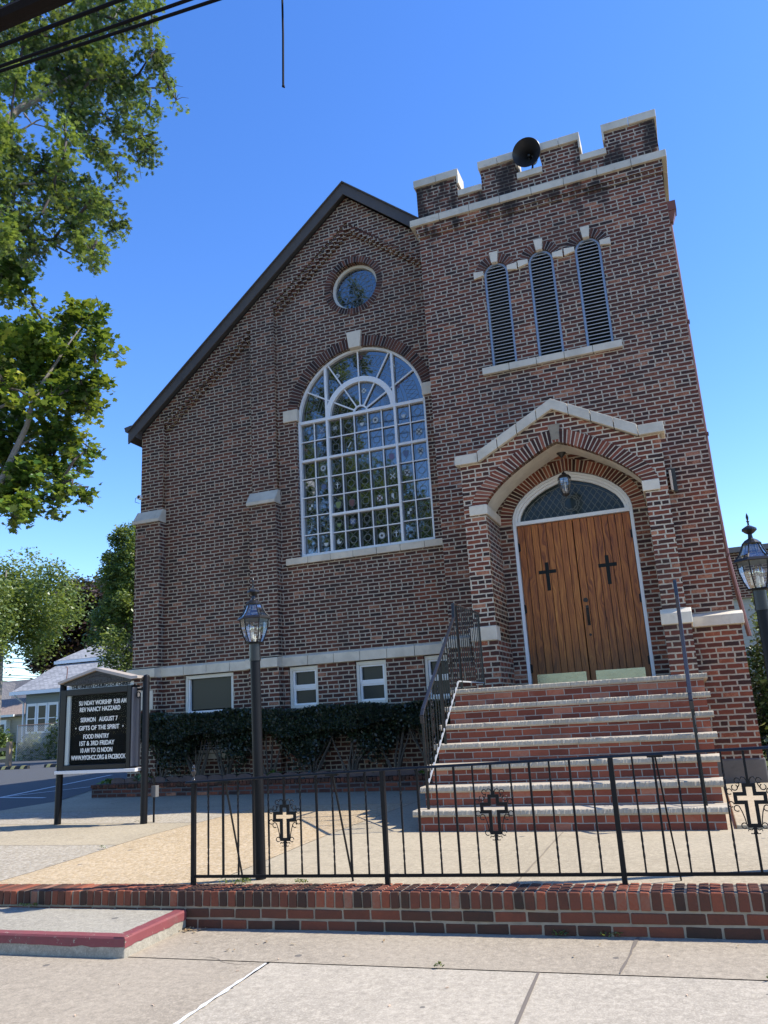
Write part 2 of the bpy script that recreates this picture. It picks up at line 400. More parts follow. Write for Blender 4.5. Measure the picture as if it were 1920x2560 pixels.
M_TERRA = concrete('exposed_aggregate', (.31, .268, .20), agg=.2, dirt=1.0)
M_TAN = concrete('tan_concrete', (.39, .29, .165), agg=.18, dirt=.9)
M_CURB = concrete('platform_concrete', (.30, .275, .22), dirt=1.3)
def chipped_paint():
    k = NB('worn_red_paint'); P, xyz, nn = k.pos()
    c = k.mix(k.noise(P, 5, 5, .7), (.15, .040, .044), (.25, .070, .072))
    ch_ = k.smooth(k.noise(P, 16, 6, .78), .60, .64); du_ = k.smooth(k.noise(P, 3, 5, .7), .50, .75)
    c = k.mix(k.m('MULTIPLY', du_, .35), c, (.16, .12, .10)); c = k.mix(ch_, c, (.30, .265, .21))
    k.base(c, .7, spec=.3); k.bump(k.m('SUBTRACT', k.noise(P, 60, 3), ch_), .5, .002); return k.mat
M_REDP = chipped_paint()
M_WPAINT = simple('white_line_paint', (.62, .62, .60), .7, nscale=25, namt=.25)
M_ASPH = simple('asphalt', (.055, .058, .062), .9, nscale=60, namt=.35, bump=.004, bscale=120)
M_SOIL = simple('dark_soil', (.035, .026, .018), .95, nscale=20, namt=.4, bump=.02)
def grass_mat():
    k = NB('grass'); P, xyz, nn = k.pos()
    c = k.mix(k.noise(P, 1.2, 5, .6), (.045, .075, .02), (.10, .12, .035)); k.base(c, .9); k.bump(k.noise(P, 40, 3), .8, .03); return k.mat
M_GRASS = grass_mat()
def leaf_mat(name, stops, trans=.35, rough=.45):
    k = NB(name); a = k.n('ShaderNodeAttribute', attribute_name='rnd')
    P, xyz, nn = k.pos()
    f = k.m('ADD', a.outputs['Fac'], k.m('MULTIPLY', k.m('SUBTRACT', k.noise(P, .9, 2), .5), .55), clamp=True)
    c = k.ramp(f, stops)
    k.base(c, rough, spec=.85)
    tr = k.n('ShaderNodeBsdfTranslucent'); k.l(k.mix(.5, c, (.35, .42, .03), 'MIX'), tr.inputs[0])
    mx = k.n('ShaderNodeMixShader'); mx.inputs[0].default_value = trans
    k.l(k.b.outputs[0], mx.inputs[1]); k.l(tr.outputs[0], mx.inputs[2]); k.l(mx.outputs[0], k.out.inputs['Surface']); return k.mat
M_OAK = leaf_mat('oak_leaf', [(0, (.016, .042, .022)), (.35, (.042, .092, .038)), (.7, (.115, .195, .052)), (1, (.26, .35, .07))], .30, .27)
M_MAPLE = leaf_mat('maple_leaf', [(0, (.022, .062, .016)), (.42, (.062, .138, .026)), (.75, (.145, .235, .038)), (1, (.36, .38, .055))], .33, .32)
M_LOCUST = leaf_mat('pale_green_leaf', [(0, (.05, .09, .028)), (.5, (.11, .165, .045)), (1, (.24, .28, .075))], .35)
M_PURPLE = leaf_mat('purple_leaf', [(0, (.012, .006, .008)), (.6, (.030, .012, .014)), (1, (.065, .03, .025))], .15)
M_YEW = leaf_mat('yew_needles', [(0, (.004, .010, .005)), (.5, (.009, .022, .009)), (1, (.024, .045, .016))], .1, .5)
M_BUSH = leaf_mat('shrub_leaf', [(0, (.03, .06, .012)), (.5, (.08, .12, .02)), (1, (.19, .21, .04))], .35)
M_HOSTA = leaf_mat('hosta_leaf', [(0, (.06, .12, .02)), (1, (.16, .24, .05))], .3)
M_CONIF = leaf_mat('conifer_leaf', [(0, (.02, .045, .016)), (.5, (.06, .11, .03)), (1, (.22, .28, .09))], .25)
M_BARK = simple('grey_bark', (.23, .20, .165), .9, nscale=6, namt=.4, bump=.02)
M_TWIG = simple('dark_twig', (.055, .045, .038), .9)
M_DRY = leaf_mat('dry_leaf', [(0, (.18, .10, .04)), (1, (.42, .30, .14))], .1, .7)

# ------------------------------------------------------------------ ground
def cl(x, a, b): return max(a, min(b, x))
def z_side(x, y): return -1.375+.018*cl(x, -9, 5)+.02*(y-5.5)
def z_walltop(x): return -1.125+.018*cl(x, -9, 5)
def z_terr(x, y):
    a = z_walltop(x)-.012; b = -1.17; t = cl((y-5.7)/2.6, 0, 1); t = t*t*(3-2*t)
    return a*(1-t)+b*t
def sheet(name, xs, ys, fz, mat, dz=0.0, kind='structure', inside=None, skirt=0):
    mb = MB(); idx = {}
    for j, y in enumerate(ys):
        for i, x in enumerate(xs): idx[i, j] = len(mb.v); mb.v.append((x, y, fz(x, y)+dz))
    for j in range(len(ys)-1):
        for i in range(len(xs)-1): mb.face((idx[i, j], idx[i+1, j], idx[i+1, j+1], idx[i, j+1]))
    o = mb.build(name, mat, loc=(0, 0, 0)); return tag(o, kind=kind)
def lin(a, b, n): return [a+(b-a)*i/n for i in range(n+1)]
sheet('road', [-400, -60, -9, 5, 60, 400], [-400, -60, -2.4], lambda x, y: -1.66, M_ASPH)
sheet('ground', [-700, -100, -30, -10, 5, 30, 100, 700], [5.6, 20, 60, 200, 900], lambda x, y: -1.30, M_GRASS)
sheet('sidewalk', lin(-9, 5, 14), [4.76, 5.2, 5.55], z_side, M_WALK)
sheet('sidewalk', [-60]+lin(-9, -2.72, 6), [-2.2, 0, 2, 4, 4.745], z_side, M_WALK)
sheet('sidewalk', lin(-2.70, 5, 8)+[60], [-2.2, 0, 2, 4, 4.745], z_side, M_WALK2)
sheet('sidewalk', [5, 60], [4.76, 5.55], z_side, M_WALK)
mb = MB(); mb.box(-60, 60, -2.42, -2.2, -1.80, -1.535); tag(mb.build('kerb', M_CURB, bevel=.02), kind='structure')
sheet('sidewalk_bed', [-60]+lin(-9, 5, 7)+[60], [-2.2, 2, 5.55], z_side, M_JOINT, -.012)
# scored joints in the outer slabs, painted white line
mb = MB()
def strip(mb, a, b, w, fz, dz=.004, n=8, wob=0):
    a = Vector((*a, 0)); b = Vector((*b, 0)); d = (b-a).normalized(); s_ = Vector((-d.y, d.x, 0))*w/2
    pr = None
    for i in range(n+1):
        p = a.lerp(b, i/n); q = s_*(1+wob*random.uniform(-.6, .6)) ; o_ = s_.normalized()*wob*random.uniform(-.004, .004)
        l_ = p-q+o_; r_ = p+q+o_; ii = len(mb.v)
        mb.v += [(l_.x, l_.y, fz(l_.x, l_.y)+dz), (r_.x, r_.y, fz(r_.x, r_.y)+dz)]
        if pr is not None: mb.face((pr, ii, ii+1, pr+1))
        pr = ii
strip(mb, (-1.03, 4.74), (-.93, 2.0), .018, z_side, wob=.6); strip(mb, (-.55, 5.42), (-.60, 4.77), .016, z_side, wob=1)
strip(mb, (2.4, 5.42), (2.4, 4.77), .016, z_side); strip(mb, (1.0, 4.74), (1.05, 2), .018, z_side)
def crack(mb, x, y, L, a, n=26):
    pr = None
    for i in range(n):
        w = .0016*(1-i/n)+.0006; px_, py_ = -math.sin(a)*w, math.cos(a)*w; ii = len(mb.v)
        mb.v += [(x-px_, y-py_, z_side(x, y)+.003), (x+px_, y+py_, z_side(x, y)+.003)]
        if pr is not None: mb.face((pr, ii, ii+1, pr+1))
        pr = ii; a += random.gauss(0, .22); x += math.cos(a)*L/n; y += math.sin(a)*L/n
crack(mb, -3.2, 4.80, .9, .55); crack(mb, -2.9, 3.3, 1.0, .3)
tag(mb.build('sidewalk_joints', simple('filled_joint', (.15, .125, .10), .95)), kind='structure')
mb = MB(); strip(mb, (-2.71, 4.72), (-2.69, 2.6), .026, z_side, .006, 40, .8)
tag(mb.build('sidewalk_line', M_WPAINT), kind='structure')

TB = M_TERR
sheet('terrace', lin(-3.80, 2.2, 10), [5.66, 6.2, 6.8, 7.4, 8.0, 8.6, 12.6], z_terr, TB)
sheet('terrace', [-6.05, -5.4, -4.6, -3.81], [5.66, 6.2, 6.8, 7.4, 8.0, 8.6, 10.6], z_terr, M_TAN)
sheet('terrace', lin(-14, -6.06, 6), [5.66, 6.2, 6.8, 7.4], z_terr, M_TERRA)
sheet('terrace', lin(-12, -6.06, 5), [7.41, 8.0, 8.6, 8.90], z_terr, TB)
sheet('terrace', lin(-11.6, -6.06, 5), [8.915, 10.2], z_terr, M_TERRA)
sheet('terrace', [-11.0, -6.06, -3.81], [10.61, 12.6], z_terr, TB)
sheet('terrace', [-11.0, -6.06], [10.21, 10.6], z_terr, TB)
sheet('terrace_bed', [-14]+lin(-9, 2.2, 8)+[9], [5.6, 7.0, 8.5, 12.9], z_terr, M_JOINT, -.02)
sheet('terrace', [2.21, 5, 9], [5.66, 7, 8.6], z_terr, TB)
mb = MB(); strip(mb, (-1.345, 5.72), (-1.39, 8.05), .014, z_terr, .003, 10, .8); strip(mb, (-3.8, 7.05), (-1.35, 7.05), .004, z_terr, .003)
tag(mb.build('terrace_joints', simple('terrace_joint_sand', (.20, .165, .115), .95)), kind='structure')
sheet('terrace', [-12.7, -11.6, -10.9], [12.55, 13.4, 15.2], z_terr, TB, -.008)
sheet('terrace', [-11.4, -10.98], [10.2, 12.56], z_terr, TB, -.009)
# slab beside the stairs, a little higher
mb = MB(); mb.box(.14, 2.2, 8.18, 11.9, -1.3, -1.135); tag(mb.build('walkway', M_TERR, bevel=.01), kind='structure')
# parking lot
mb = MB(); n0 = [(-10.75, 10.3), (-11.15, 12.1), (-12.4, 14.6), (-12.4, 31), (-75, 31), (-75, 10.3)]
mb.v += [(x, y, -1.172) for x, y in n0]; mb.face(range(6)); tag(mb.build('parking_lot', M_ASPH), kind='structure')
mb = MB()
fz_ = lambda x, y: -1.172
strip(mb, (-13.4, 12.75), (-11.95, 12.50), .10, fz_, .005); strip(mb, (-13.35, 12.8), (-15.3, 18.4), .10, fz_, .005, 8); strip(mb, (-13.35, 12.9), (-11.2, 20), .08, fz_, .005)
tag(mb.build('parking_lines', M_WPAINT), kind='structure')
# hill far off
mb = MB(); xs = lin(-900, -120, 60); ys = lin(330, 470, 8)
for j, y in enumerate(ys):
    for i, x in enumerate(xs):
        h = (math.sin(math.pi*j/8))**.6*(32+7*math.sin(x*.011+1)+4*math.sin(x*.037)+2.2*math.sin(x*.13))+random.uniform(-1.5, 1.5)
        mb.v.append((x+random.uniform(-3, 3), y, -2+max(0, h)*(0 if j in (0, 8) else 1)))
for j in range(8):
    for i in range(60): a = j*61+i; mb.face((a, a+1, a+62, a+61))
hill_o = mb.build('hill', simple('wooded_hill', (.075, .11, .06), .95, nscale=.06, namt=.6, bump=3, bscale=.15)); tag(hill_o, kind='structure')

# ------------------------------------------------------------------ retaining wall
rw = thing('retaining_wall', 'low red brick retaining wall with an upright brick top course along the sidewalk', 'wall', (-2, 5.55, -1.42))
mb = MB()
mb.v = []; xs_ = lin(-16, 9, 25)
for i, x in enumerate(xs_[:-1]):
    x1 = xs_[i+1]
    mb.hexa([(x, 5.4275, z_side(x, 5.4)-.1), (x1, 5.4275, z_side(x1, 5.4)-.1), (x1, 5.68, z_side(x1, 5.4)-.1), (x, 5.68, z_side(x, 5.4)-.1),
             (x, 5.4275, z_walltop(x)-.006), (x1, 5.4275, z_walltop(x1)-.006), (x1, 5.685, z_walltop(x1)-.006), (x, 5.685, z_walltop(x)-.006)])
mb.build('mortar_core', M_MORTAR, rw)
mb = MB(); x = -16
while x < 9:
    w = .0605+random.uniform(-.004, .003); g = .011
    mb.rv = random.random(); j = random.uniform; zt = z_walltop(x); o = j(-.005, .004); t_ = j(-.003, .003)
    zb = zt-.103
    mb.hexa([(x, 5.418+o, zb), (x+w, 5.418+o, zb), (x+w, 5.688+j(-.006, .006), zb), (x, 5.688, zb),
             (x+t_, 5.421+o, zt+t_), (x+w+t_, 5.421+o, zt+j(-.003, .003)), (x+w+t_, 5.688, zt+j(-.003, .003)), (x+t_, 5.688, zt)])
    x += w+g
mb.v = [(a+random.uniform(-.0022, .0022), b+random.uniform(-.003, .002), c+random.uniform(-.0025, .0025)) for a, b, c in mb.v]
mb.build('upright_brick_course', M_WALLB, rw, bevel=.006)
mb = MB()
for row, (dz, off) in enumerate(((-.118, .0), (-.192, .11))):
    x = -16+off
    while x < 9:
        w = .203+random.uniform(-.006, .004); mb.rv = random.uniform(.05, .75); j = random.uniform; zt = z_walltop(x)+dz+.002*(x+2) *0; o = j(-.004, .003)
        zt1 = z_walltop(x+w)+dz
        mb.hexa([(x, 5.424+o, zt-.060), (x+w, 5.424+o, zt1-.060), (x+w, 5.5, zt1-.060), (x, 5.5, zt-.060), (x, 5.424+o, zt), (x+w, 5.424+o, zt1), (x+w, 5.5, zt1), (x, 5.5, zt)])
        x += w+.012
mb.v = [(a+random.uniform(-.003, .003), b+random.uniform(-.003, .0), c+random.uniform(-.003, .003)) for a, b, c in mb.v]
mb.build('stretcher_brick_courses', M_WALLB, rw, bevel=.006)

# raised concrete platform with red edge
pf = thing('raised_platform', 'raised concrete platform with a worn red painted edge beside the brick wall', 'platform', (-6, 5, -1.46))
def zp(x): return -1.333+.014*(x+3.78)
PX1, PY0 = -3.78, 4.72
mb = MB(); x = -16
mb.hexa([(x, PY0, z_side(-9, 4.7)-.2), (PX1, PY0, -1.6), (PX1, 5.417, -1.6), (x, 5.417, -1.9), (x, PY0, zp(x)), (PX1, PY0, zp(PX1)), (PX1, 5.417, zp(PX1)+.012), (x, 5.417, zp(x)+.012)])
mb.build('concrete_slab', M_CURB, pf, bevel=.012)
mb = MB()
def redstrip(p0, p1, nrm, n=60):
    """band over the arris: .075 in on top, .055 down the face, ragged lower edge"""
    pr = None
    for i in range(n+1):
        t = i/n; x = p0[0]+(p1[0]-p0[0])*t; y = p0[1]+(p1[1]-p0[1])*t; z = zp(x)+(.012*(y-PY0)/.7)
        w = .085+random.uniform(-.004, .004); d = .060+random.uniform(-.006, .006); e = .0035
        ii = len(mb.v)
        mb.v += [(x-nrm[0]*w, y-nrm[1]*w, z+e), (x+nrm[0]*(e-.008), y+nrm[1]*(e-.008), z+e), (x+nrm[0]*e, y+nrm[1]*e, z-.009), (x+nrm[0]*e, y+nrm[1]*e, z-d)]
        if pr is not None:
            for k in range(3): mb.face((pr+k, pr+k+1, ii+k+1, ii+k))
        pr = ii
redstrip((-16, PY0), (PX1, PY0), (0, -1), 140); redstrip((PX1, PY0), (PX1, 5.41), (1, 0), 20)
mb.build('red_edge', M_REDP, pf)

# ------------------------------------------------------------------ church
ch = thing('church_building', 'dark brown brick church with a gabled nave and a battlemented square tower', 'church', (-4.5, 15, -1.17))
def part(mb, name, mat, parent=ch, **kw): return mb.build(name, mat, parent, **kw)
def arcpts(cx, cz, r, a0, a1, n): return [(cx+r*math.cos(R(a0+(a1-a0)*i/n)), cz+r*math.sin(R(a0+(a1-a0)*i/n))) for i in range(n+1)]
WX, WZ, WR = -5.25, 5.60, 1.325     # big window centre, spring, radius
RX, RZ, RR = -5.225, 8.25, .50      # round window
YF, YU, YL, YP = 12.96, 12.87, 12.77, 12.93
XL, XRN = -10.16, -.34
ZE, ZA = 6.02, 10.22                # eave and apex of the brick gable
slope = (ZA-ZE)/(WX-XL)
win_hole = [(WX-WR, 2.925), (WX+WR, 2.925)]+arcpts(WX, WZ, WR, 0, 180, 40)
rnd_hole = arcpts(RX, RZ, RR, 0, 360, 48)[:-1]
plate('nave_wall', [(XL+.02, .945), (XRN, .945), (XRN, ZE), (WX, ZA), (XL+.02, ZE)], [win_hole, rnd_hole], YF, YF+.32, M_NAVE, ch)
BW = [(-9.10, -8.02, -.50, .93), (-6.86, -6.28, .20, .93), (-5.55, -4.97, .20, .93), (-4.28, -3.70, .20, .93)]
plate('nave_base_wall', [(XL, -1.3), (XRN, -1.3), (XRN, .945), (XL, .945)], [[(a, c), (b, c), (b, d), (a, d)] for a, b, c, d in [(a, b, c, .9445) for a, b, c, d in BW]], YP, YP+.32, M_NAVEP, ch)
# stepped gable band, flush with the pilasters
C_ = .0677
def step_line(x0, z0, x1, z1):
    """staircase of brick courses between two points"""
    n = max(1, round(abs(z1-z0)/C_)); pts = []
    for i in range(n):
        xa = x0+(x1-x0)*i/n; xb = x0+(x1-x0)*(i+1)/n; z = z0+(z1-z0)*i/n
        zz = z0+(z1-z0)*(i+1)/n
        pts += [(xa, z), (xa, zz)]
    pts.append((x1, z1)); return pts
def gable_layer(name, dz, y0, y1):
    top = [(-.40, ZE-.02), (WX, ZA-.02), (XL+.01, ZE-.02)]
    b = [(XL+.01, 4.2), (-9.62, 4.2), (-9.62, 6.16+dz)] + step_line(-9.62, 6.16+dz, -7.52, 7.78+dz) + [(-7.52, 4.2), (-6.98, 4.2), (-6.98, 8.20+dz)]
    b += step_line(-6.98, 8.20+dz, WX, 9.62+dz) + step_line(WX, 9.62+dz, -3.0, 7.82+dz)+[(-.40, 5.8)]
    plate(name, b+top, [], y0, y1, M_NAVE, ch)
gable_layer('gable_band', 0, YU, YU+.0465)
gable_layer('gable_corbel', -.075, YU+.047, YF-.001)
# corbel teeth along the slopes
def teeth(x0, z0, x1, z1):
    mb = MB()
    n = max(1, round(abs(z1-z0)/C_))
    for i in range(n):
        x = x0+(x1-x0)*(i+.5)/n; z = z0+(z1-z0)*(i+.2)/n; mb.rv = random.random()
        mb.box(x-.055, x+.035, YU-.012, YF, z-.105, z-.035)
        mb.rv = random.random(); mb.box(x-.035, x+.055, YU+.034, YF, z-.185, z-.115)
    part(mb, 'corbel_teeth', M_NAVE)
teeth(-9.58, 6.20, -7.56, 7.80); teeth(-6.96, 8.22, WX, 9.62); teeth(-3.4, 8.15, WX, 9.62)
# lower thicker piers
for (a, b) in ((XL-.03, -9.60), (-7.54, -6.97)):
    mb = MB(); mb.box(a, b, YL, YF+.05, 1.14, 4.05); part(mb, 'lower_pier', M_NAVE)
    mb = MB(); mb.box(a-.03, b+.015, YL-.04, YP+.1, -1.25, .945); part(mb, 'pier_base', M_NAVEP)
    mb = MB()
    a2, b2 = a-.04, b+.012
    mb.prismx([(YF, 4.02), (YL-.05, 4.02), (YL-.05, 4.085), (YL-.02, 4.12), (YU, 4.30), (YF, 4.30)], a2, b2)
    part(mb, 'pier_cap', M_STONE2, bevel=.006)
# left return wall
mb = MB(); mb.box(XL, XL+.3, YF+.32, 32, -1.3, ZE); part(mb, 'side_wall', M_NAVE)
# belt course of single stones
mb = MB(); jb = MB()
def stones(x0, x1, w, yf, yb, z0, z1, m=mb, slopetop=.035, gap=.008):
    n = max(1, round((x1-x0)/w)); 
    for i in range(n):
        a = x0+(x1-x0)*i/n; b = x0+(x1-x0)*(i+1)/n; o = random.uniform(-.0025, .0025)
        aa = a+(gap/2 if i else 0); bb = b-(gap/2 if i < n-1 else 0)
        m.prismx([(yb, z0), (yf+o, z0), (yf+o, z1-slopetop), (yb-.02 if yb-.02 > yf+o+.01 else yb, z1), (yb, z1)], aa, bb)
        if i: jb.box(a-gap/2-.001, a+gap/2+.001, yf+.012, yb, z0+.004, z1-slopetop-.004)
stones(-9.60, -7.56, .47, YP-.055, YF+.01, .945, 1.145); stones(-6.955, -3.4, .50, YP-.055, YF+.01, .945, 1.145)
stones(XL-.09, -9.60, .62, YL-.10, YF+.01, .945, 1.145); stones(-7.60, -6.95, .8, YL-.10, YF+.01, .945, 1.145)
part(mb, 'belt_course', M_STONE, bevel=.005)
mb = MB(); mb.box(-10.02, -9.66, YL-.06, YL+.1, .345, .70); part(mb, 'cornerstone', M_STONE, bevel=.008)

# big arched window
aw = thing('tmp', None, None); bpy.data.objects.remove(aw)
def bent_arc(mb, cx, cz, ri, ro, a0, a1, y0, y1, n=32):
    for i in range(n):
        p = []
        for a in (a0+(a1-a0)*i/n, a0+(a1-a0)*(i+1)/n):
            p.append([(cx+r_*math.cos(R(a)), cz+r_*math.sin(R(a))) for r_ in (ri, ro)])
        (ai, ao), (bi, bo) = p
        mb.hexa([(ai[0], y0, ai[1]), (ao[0], y0, ao[1]), (ao[0], y1, ao[1]), (ai[0], y1, ai[1]), (bi[0], y0, bi[1]), (bo[0], y0, bo[1]), (bo[0], y1, bo[1]), (bi[0], y1, bi[1])])
YG = 13.10
mb = MB(); yf = YG-.05
Wi = WR-.055
mb.box(WX-WR+.005, WX-Wi, yf-.02, yf+.1, 2.93, WZ); mb.box(WX+Wi, WX+WR-.005, yf-.02, yf+.1, 2.93, WZ)
mb.box(WX-WR+.005, WX+WR-.005, yf-.03, yf+.1, 2.93, 2.99)
bent_arc(mb, WX, WZ, Wi, WR-.005, 0, 180, yf-.02, yf+.1, 48)
mx = .70; zt1, zt2 = 4.82, 3.68
for s_ in (-1, 1):
    mb.box(WX+s_*mx-.024, WX+s_*mx+.024, yf-.025, yf+.08, 2.98, WZ+math.sqrt(Wi**2-mx**2)+.02)
mb.box(WX-Wi, WX+Wi, yf-.028, yf+.08, WZ-.03, WZ+.03)
mb.box(WX-Wi, WX+Wi, yf-.018, yf+.08, zt1-.024, zt1+.024); mb.box(WX-mx, WX+mx, yf-.018, yf+.08, zt2-.024, zt2+.024)
bent_arc(mb, WX, WZ, .625, .73, 0, 180, yf-.022, yf+.06, 36)
win = part(mb, 'arched_window', M_WHITE, bevel=.004)
mb = MB(); t = .0095
def vb(x, z0, z1): mb.box(x-t, x+t, yf+.002, yf+.03, z0, z1)
def hb(x0, x1, z): mb.box(x0, x1, yf+.0035, yf+.0285, z-t, z+t)
for s_ in (-1, 1): vb(WX+s_*(mx+Wi)/2, 2.99, WZ-.03)
for k in range(1, 5): vb(WX-mx+2*mx*k/5, 2.99, WZ-.03)
for a, b in ((WX-Wi, WX-mx-.028), (WX-mx+.028, WX+mx-.028), (WX+mx+.028, WX+Wi)):
    hb(a, b, (WZ+zt1)/2)
    if a < WX-.71 or a > WX+.5:
        for k in range(1, 5): hb(a, b, 2.99+(zt1-2.99)*k/5)
    else:
        for k in range(1, 3): hb(a, b, zt2+(zt1-zt2)*k/3)
        hb(a, b, (2.99+zt2)/2)
for a in (30, 60, 90, 120, 150):
    d = Vector((math.cos(R(a)), 0, math.sin(R(a)))); c = Vector((WX, yf+.015, WZ))
    mb.bar(c+d*.14, c+d*.63, .024, .026); mb.bar(c+d*.72, c+d*Wi, .026, .026)
bent_arc(mb, WX, WZ, .125, .155, 0, 180, yf+.001, yf+.032, 14)
mb.build('muntins', M_WHITE, win)
# leaded glass with came pattern and small emblems
mb = MB(); gp = [(WX-Wi-.01, 2.97), (WX+Wi+.01, 2.97)]+arcpts(WX, WZ, Wi+.01, 0, 180, 40)
gl = plate('leaded_pane', gp, [], YG, YG+.015, [M_GLASS], win)
lm = MB(); ly0, ly1 = YG-.004, YG-.0005
def lead(x0, z0, x1, z1, w=.0035):
    d = math.hypot(x1-x0, z1-z0)
    if d < 1e-4: return
    ux, uz = (x1-x0)/d, (z1-z0)/d; px, pz = -uz*w, ux*w
    lm.hexa([(x0-px, ly0, z0-pz), (x0-px, ly1, z0-pz), (x1-px, ly1, z1-pz), (x1-px, ly0, z1-pz), (x0+px, ly0, z0+pz), (x0+px, ly1, z0+pz), (x1+px, ly1, z1+pz), (x1+px, ly0, z1+pz)])
def lring(cx, cz, r_, n=14, w=.0035):
    for i in range(n):
        a, b = 2*math.pi*i/n, 2*math.pi*(i+1)/n
        lead(cx+r_*math.cos(a), cz+r_*math.sin(a), cx+r_*math.cos(b), cz+r_*math.sin(b), w)
cols_x = [WX-Wi, WX-(mx+Wi)/2, WX-mx]+[WX-mx+2*mx*k/5 for k in range(1, 6)]+[WX+(mx+Wi)/2, WX+Wi]
CELLS = []
for ci in range(len(cols_x)-1):
    xa, xb = cols_x[ci], cols_x[ci+1]
    if 2 <= ci <= 6: zs = [2.99, (2.99+zt2)/2, zt2, zt2+(zt1-zt2)/3, zt2+2*(zt1-zt2)/3, zt1, (WZ+zt1)/2, WZ]
    else: zs = [2.99+(zt1-2.99)*k/5 for k in range(6)]+[(WZ+zt1)/2, WZ]
    for ri in range(len(zs)-1):
        za, zb = zs[ri], zs[ri+1]; xc, zc = (xa+xb)/2, (za+zb)/2; w_, h_ = (xb-xa), (zb-za); CELLS.append((ci, len(zs)-2-ri, xc, zc))
        b = .045
        for (p, q) in (((xa+b, za), (xa+b, zb)), ((xb-b, za), (xb-b, zb))): lead(*p, *q, .0028)
        kk = (ci*3+ri) % 3
        if kk == 0: lring(xc, zc, .062)
        elif kk == 1:
            s5 = [(xc-.05, zc+.06), (xc+.05, zc+.06), (xc+.05, zc-.01), (xc, zc-.075), (xc-.05, zc-.01)]
            for i in range(5): lead(*s5[i], *s5[(i+1) % 5])
        else:
            s5 = [(xc-.055, zc+.06), (xc+.055, zc+.06), (xc+.055, zc-.06), (xc-.055, zc-.06)]
            for i in range(4): lead(*s5[i], *s5[(i+1) % 4])
        for sx_ in (-1, 1):
            lead(xc+sx_*(w_/2-b), zc, xc, zc+.095, .0025); lead(xc+sx_*(w_/2-b), zc, xc, zc-.095, .0025)
            lead(xc, zc+.095, xc+sx_*(w_/2-b), zb, .0025); lead(xc, zc-.095, xc+sx_*(w_/2-b), za, .0025)
for r_ in (.30, .50, .88, .95, 1.18):
    for i in range(40):
        a, b = math.pi*i/40, math.pi*(i+1)/40
        lead(WX+r_*math.cos(a), WZ+r_*math.sin(a), WX+r_*math.cos(b), WZ+r_*math.sin(b), .004)
for i in range(36):
    a = math.pi*(i+.5)/36; b = math.pi*(i+1.5)/36
    for r0, r1 in ((.97, 1.17), (.52, .62)):
        if b < math.pi:
            lead(WX+r0*math.cos(a), WZ+r0*math.sin(a), WX+r1*math.cos(b), WZ+r1*math.sin(b), .0028); lead(WX+r1*math.cos(a), WZ+r1*math.sin(a), WX+r0*math.cos(b), WZ+r0*math.sin(b), .0028)
for i in range(12):
    a = math.pi*(i+.5)/12; lring(WX+.80*math.cos(a), WZ+.80*math.sin(a), .045); lring(WX+.40*math.cos(a), WZ+.40*math.sin(a), .035)
lm.build('lead_pattern', M_LEAD, win)
em = MB(); ey0, ey1 = YG-.007, YG-.0042
M_EMW = simple('white_emblem_glass', (.48, .52, .52), .4); M_EMC = simple('green_emblem_glass', (.16, .21, .08), .4)
M_EMP = simple('violet_emblem_glass', (.15, .12, .20), .4); M_EMR = simple('red_emblem_glass', (.14, .06, .055), .4); M_EMB = simple('blue_emblem_glass', (.09, .13, .24), .4)
M_EMK = simple('black_emblem_line', (.02, .02, .02), .6)
def poly(m, pts, y0=ey0, y1=ey1): em.cur = m; em.prism(pts, y0, y1)
def shield(xc, zc, s=1.0, m=0, half=None):
    p = [(xc-.045*s, zc+.05*s), (xc-.045*s, zc-.01*s), (xc-.03*s, zc-.045*s), (xc, zc-.07*s), (xc+.03*s, zc-.045*s), (xc+.045*s, zc-.01*s), (xc+.045*s, zc+.05*s)]
    if half == 'bot': p = [(xc-.045*s, zc), (xc-.03*s, zc-.045*s), (xc, zc-.07*s), (xc+.03*s, zc-.045*s), (xc+.045*s, zc)]
    poly(m, p)
def disc(xc, zc, r_=.055, m=0): poly(m, [(xc+r_*math.cos(-2*math.pi*i/16), zc+r_*math.sin(-2*math.pi*i/16)) for i in range(16)])
def crossx(xc, zc, r_=.055, m=5, w=.008, diag=True):
    for a in ((45, 135) if diag else (0, 90)):
        dx, dz = math.cos(R(a)), math.sin(R(a))
        poly(m, [(xc-dx*r_-dz*w, zc-dz*r_+dx*w), (xc+dx*r_-dz*w, zc+dz*r_+dx*w), (xc+dx*r_+dz*w, zc+dz*r_-dx*w), (xc-dx*r_+dz*w, zc-dz*r_-dx*w)], ey0-.003, ey0)
def star(xc, zc, r_=.042, m=5):
    p = [(xc+(r_ if i % 2 == 0 else r_*.42)*math.sin(-2*math.pi*i/10), zc+(r_ if i % 2 == 0 else r_*.42)*math.cos(-2*math.pi*i/10)) for i in range(10)]
    n0_ = len(em.v); em.cur = m; em.v += [(x, ey0-.003, z) for x, z in p]+[(xc, ey0-.003, zc)]
    for i in range(10): em.face((n0_+i, n0_+(i+1) % 10, n0_+10))
EMM = [M_EMW, M_EMC, M_EMP, M_EMR, M_EMB, M_EMK]
def cell(ci, ri): # ri counted from the top
    for c in CELLS:
        if c[0] == ci and c[1] == ri: return c[2], c[3]
